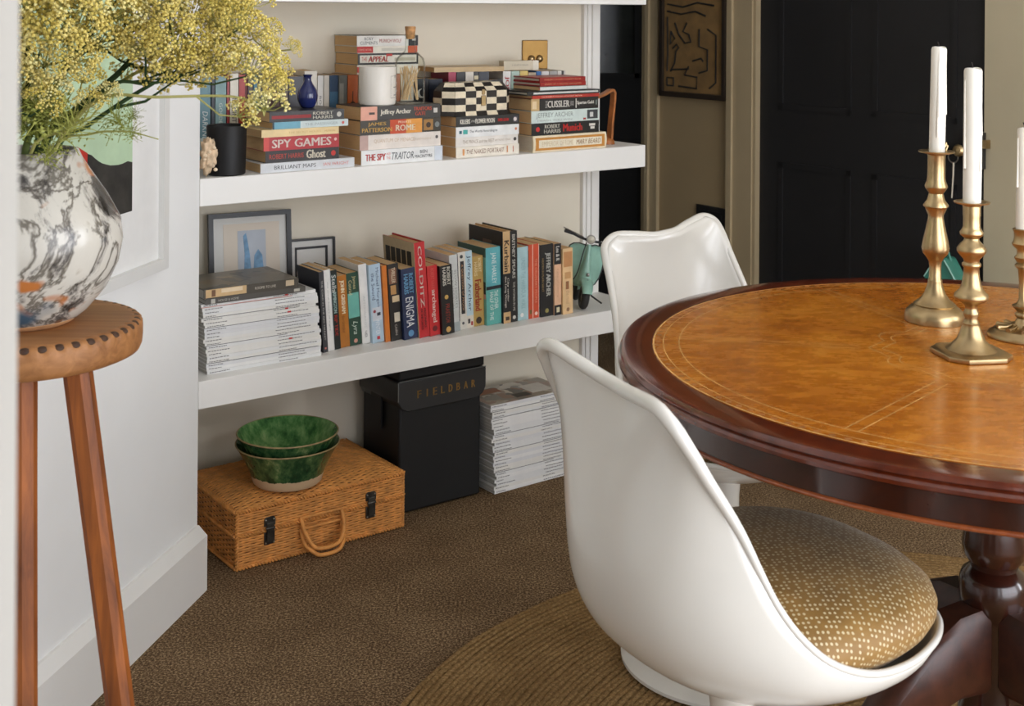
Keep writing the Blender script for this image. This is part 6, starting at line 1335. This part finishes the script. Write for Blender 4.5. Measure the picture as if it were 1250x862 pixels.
def fabric_mat():
    m, nt, nd, lk, b = node_mat('mustard_dotted_fabric')
    tc = nd.new('ShaderNodeTexCoord'); mp = nd.new('ShaderNodeMapping'); mp.inputs['Rotation'].default_value = (0, 0, 0.35); lk.new(tc.outputs['UV'], mp.inputs['Vector'])
    sx = nd.new('ShaderNodeSeparateXYZ'); lk.new(mp.outputs[0], sx.inputs[0])
    def math2(op, a, b_=None, c_=None):
        n = nd.new('ShaderNodeMath'); n.operation = op
        for k, x in enumerate((a, b_, c_)):
            if x is None: continue
            if isinstance(x, (int, float)): n.inputs[k].default_value = x
            else: lk.new(x, n.inputs[k])
        return n.outputs[0]
    P1 = 0.0068
    u = math2('DIVIDE', sx.outputs['X'], P1); v = math2('DIVIDE', sx.outputs['Y'], P1)
    fu = math2('SUBTRACT', math2('FRACT', u), 0.5); fv = math2('SUBTRACT', math2('FRACT', v), 0.5)
    d = math2('SQRT', math2('ADD', math2('MULTIPLY', fu, fu), math2('MULTIPLY', fv, fv)))
    dot = math2('LESS_THAN', d, 0.27)
    # drop out some dots in a larger lattice
    iu = math2('FLOOR', u); iv = math2('FLOOR', v)
    h = math2('MODULO', math2('ADD', math2('ABSOLUTE', iu), math2('MULTIPLY', math2('ABSOLUTE', iv), 2.0)), 5.0)
    keep = math2('GREATER_THAN', h, 0.5)
    h2 = math2('MODULO', math2('ADD', math2('MULTIPLY', math2('ABSOLUTE', iu), 3.0), math2('ABSOLUTE', iv)), 7.0)
    keep2 = math2('GREATER_THAN', h2, 0.5)
    dot = math2('MULTIPLY', math2('MULTIPLY', dot, keep), keep2)
    nz = noise(nt, coords(nt), 20, 4)
    basec = ramp(nt, nz, [(0.3, (126, 92, 38)), (0.7, (152, 114, 54))])
    mix = nd.new('ShaderNodeMix'); mix.data_type = 'RGBA'; lk.new(math2('MULTIPLY', dot, 0.85), mix.inputs[0]); lk.new(basec, mix.inputs[6]); mix.inputs[7].default_value = lin((206, 190, 150))
    lk.new(mix.outputs[2], b.inputs['Base Color']); b.inputs['Roughness'].default_value = 0.6; b.inputs['Sheen Weight'].default_value = 0.1
    bump(nt, b, noise(nt, coords(nt), 500, 2), 0.2, 0.001)
    return m
fabric = fabric_mat()
def make_chair(label, c, head):
    r = thing('shell_chair', label, 'chair', Matrix.Translation((c[0], c[1], 0.0)) @ Matrix.Rotation(head, 4, 'Z'), 'white shell chairs around the table')
    V = shell_grid(); o = MB().grid(V).obj('shell', chair_white, r, smooth=180)
    md = o.modifiers.new('thickness', 'SOLIDIFY'); md.thickness = 0.007; md.offset = 0.0
    full = [np.array(p) for p in RIM] + [np.array(p) * [1, -1, 1] for p in RIM[::-1][1:-1]]
    loop = [np.array([p[0], p[1], ear(*p)]) for p in catmull(full, 6, True)]; n = len(loop)
    up_ = [max(0.0, min(1.0, (p[2] - 0.60) / 0.18)) for p in loop]; rs = [0.0050 + 0.0040 * k for k in up_]
    q = MB(); q.tube([(p[0] - 0.007 * k, p[1], p[2] - 0.002 * k) for p, k in zip(loop, up_)], rs, 10, True); q.obj('rim', chair_white, r, smooth=180)
    q = MB(); q.lathe([(0, 0.013), (0.200, 0.013), (0.2, 0.019), (0.192, 0.023), (0.150, 0.029), (0.10, 0.040), (0.062, 0.064), (0.042, 0.105), (0.031, 0.17), (0.026, 0.25), (0.027, 0.33), (0.031, 0.375), (0.040, 0.402), (0.052, 0.411), (0, 0.411)], 64); q.obj('pedestal', chair_white, r, smooth=60)
    tt = np.linspace(0, 2 * PI, 84, endpoint=False); cx_ = 0.042; e_ = 2 / 2.55
    ol = np.stack([cx_ + 0.224 * np.sign(np.cos(tt)) * np.abs(np.cos(tt)) ** e_, 0.206 * np.sign(np.sin(tt)) * np.abs(np.sin(tt)) ** e_], 1)
    ol[:, 1] *= np.interp(ol[:, 0], [-0.2, -0.06, 0.03, 0.30], [0.84, 0.97, 1.0, 0.98])
    prof2 = [(0.0, 0.428), (0.45, 0.428), (0.70, 0.436), (0.86, 0.455), (0.95, 0.474), (0.985, 0.488), (0.99, 0.500), (0.965, 0.514), (0.88, 0.530), (0.68, 0.545), (0.36, 0.554), (0.0, 0.557)]
    rings = [[(cx_ + (x - cx_) * k_, y * k_ - 0.006, z_) for x, y in ol] for k_, z_ in prof2]
    q = MB(); V2 = np.array(rings); q.grid(V2, cv=True)
    arc_ = np.concatenate([[0], np.cumsum([math.hypot(0.215 * (prof2[k][0] - prof2[k - 1][0]), prof2[k][1] - prof2[k - 1][1]) for k in range(1, len(prof2))])]); arc_ = (arc_[-1] - arc_) / 0.215
    co = q.obj('seat_cushion', fabric, r, smooth=180)
    uvl = co.data.uv_layers.new(name='cloth'); nO = len(ol)
    for lp in co.data.loops:
        i_, j_ = divmod(lp.vertex_index, nO); uvl.data[lp.index].uv = ((ol[j_, 0] - cx_) * arc_[i_], ol[j_, 1] * arc_[i_])
    return r
ch1 = make_chair('white shell chair in the foreground seen from behind, with dotted mustard cushion', (0.297, 1.720), math.radians(31.4))
ch2 = copy_tree(ch1, Matrix.Translation((0.420, 2.521, 0)) @ Matrix.Rotation(math.radians(-59.8), 4, 'Z'), 'white shell chair on far side of table, facing the camera')
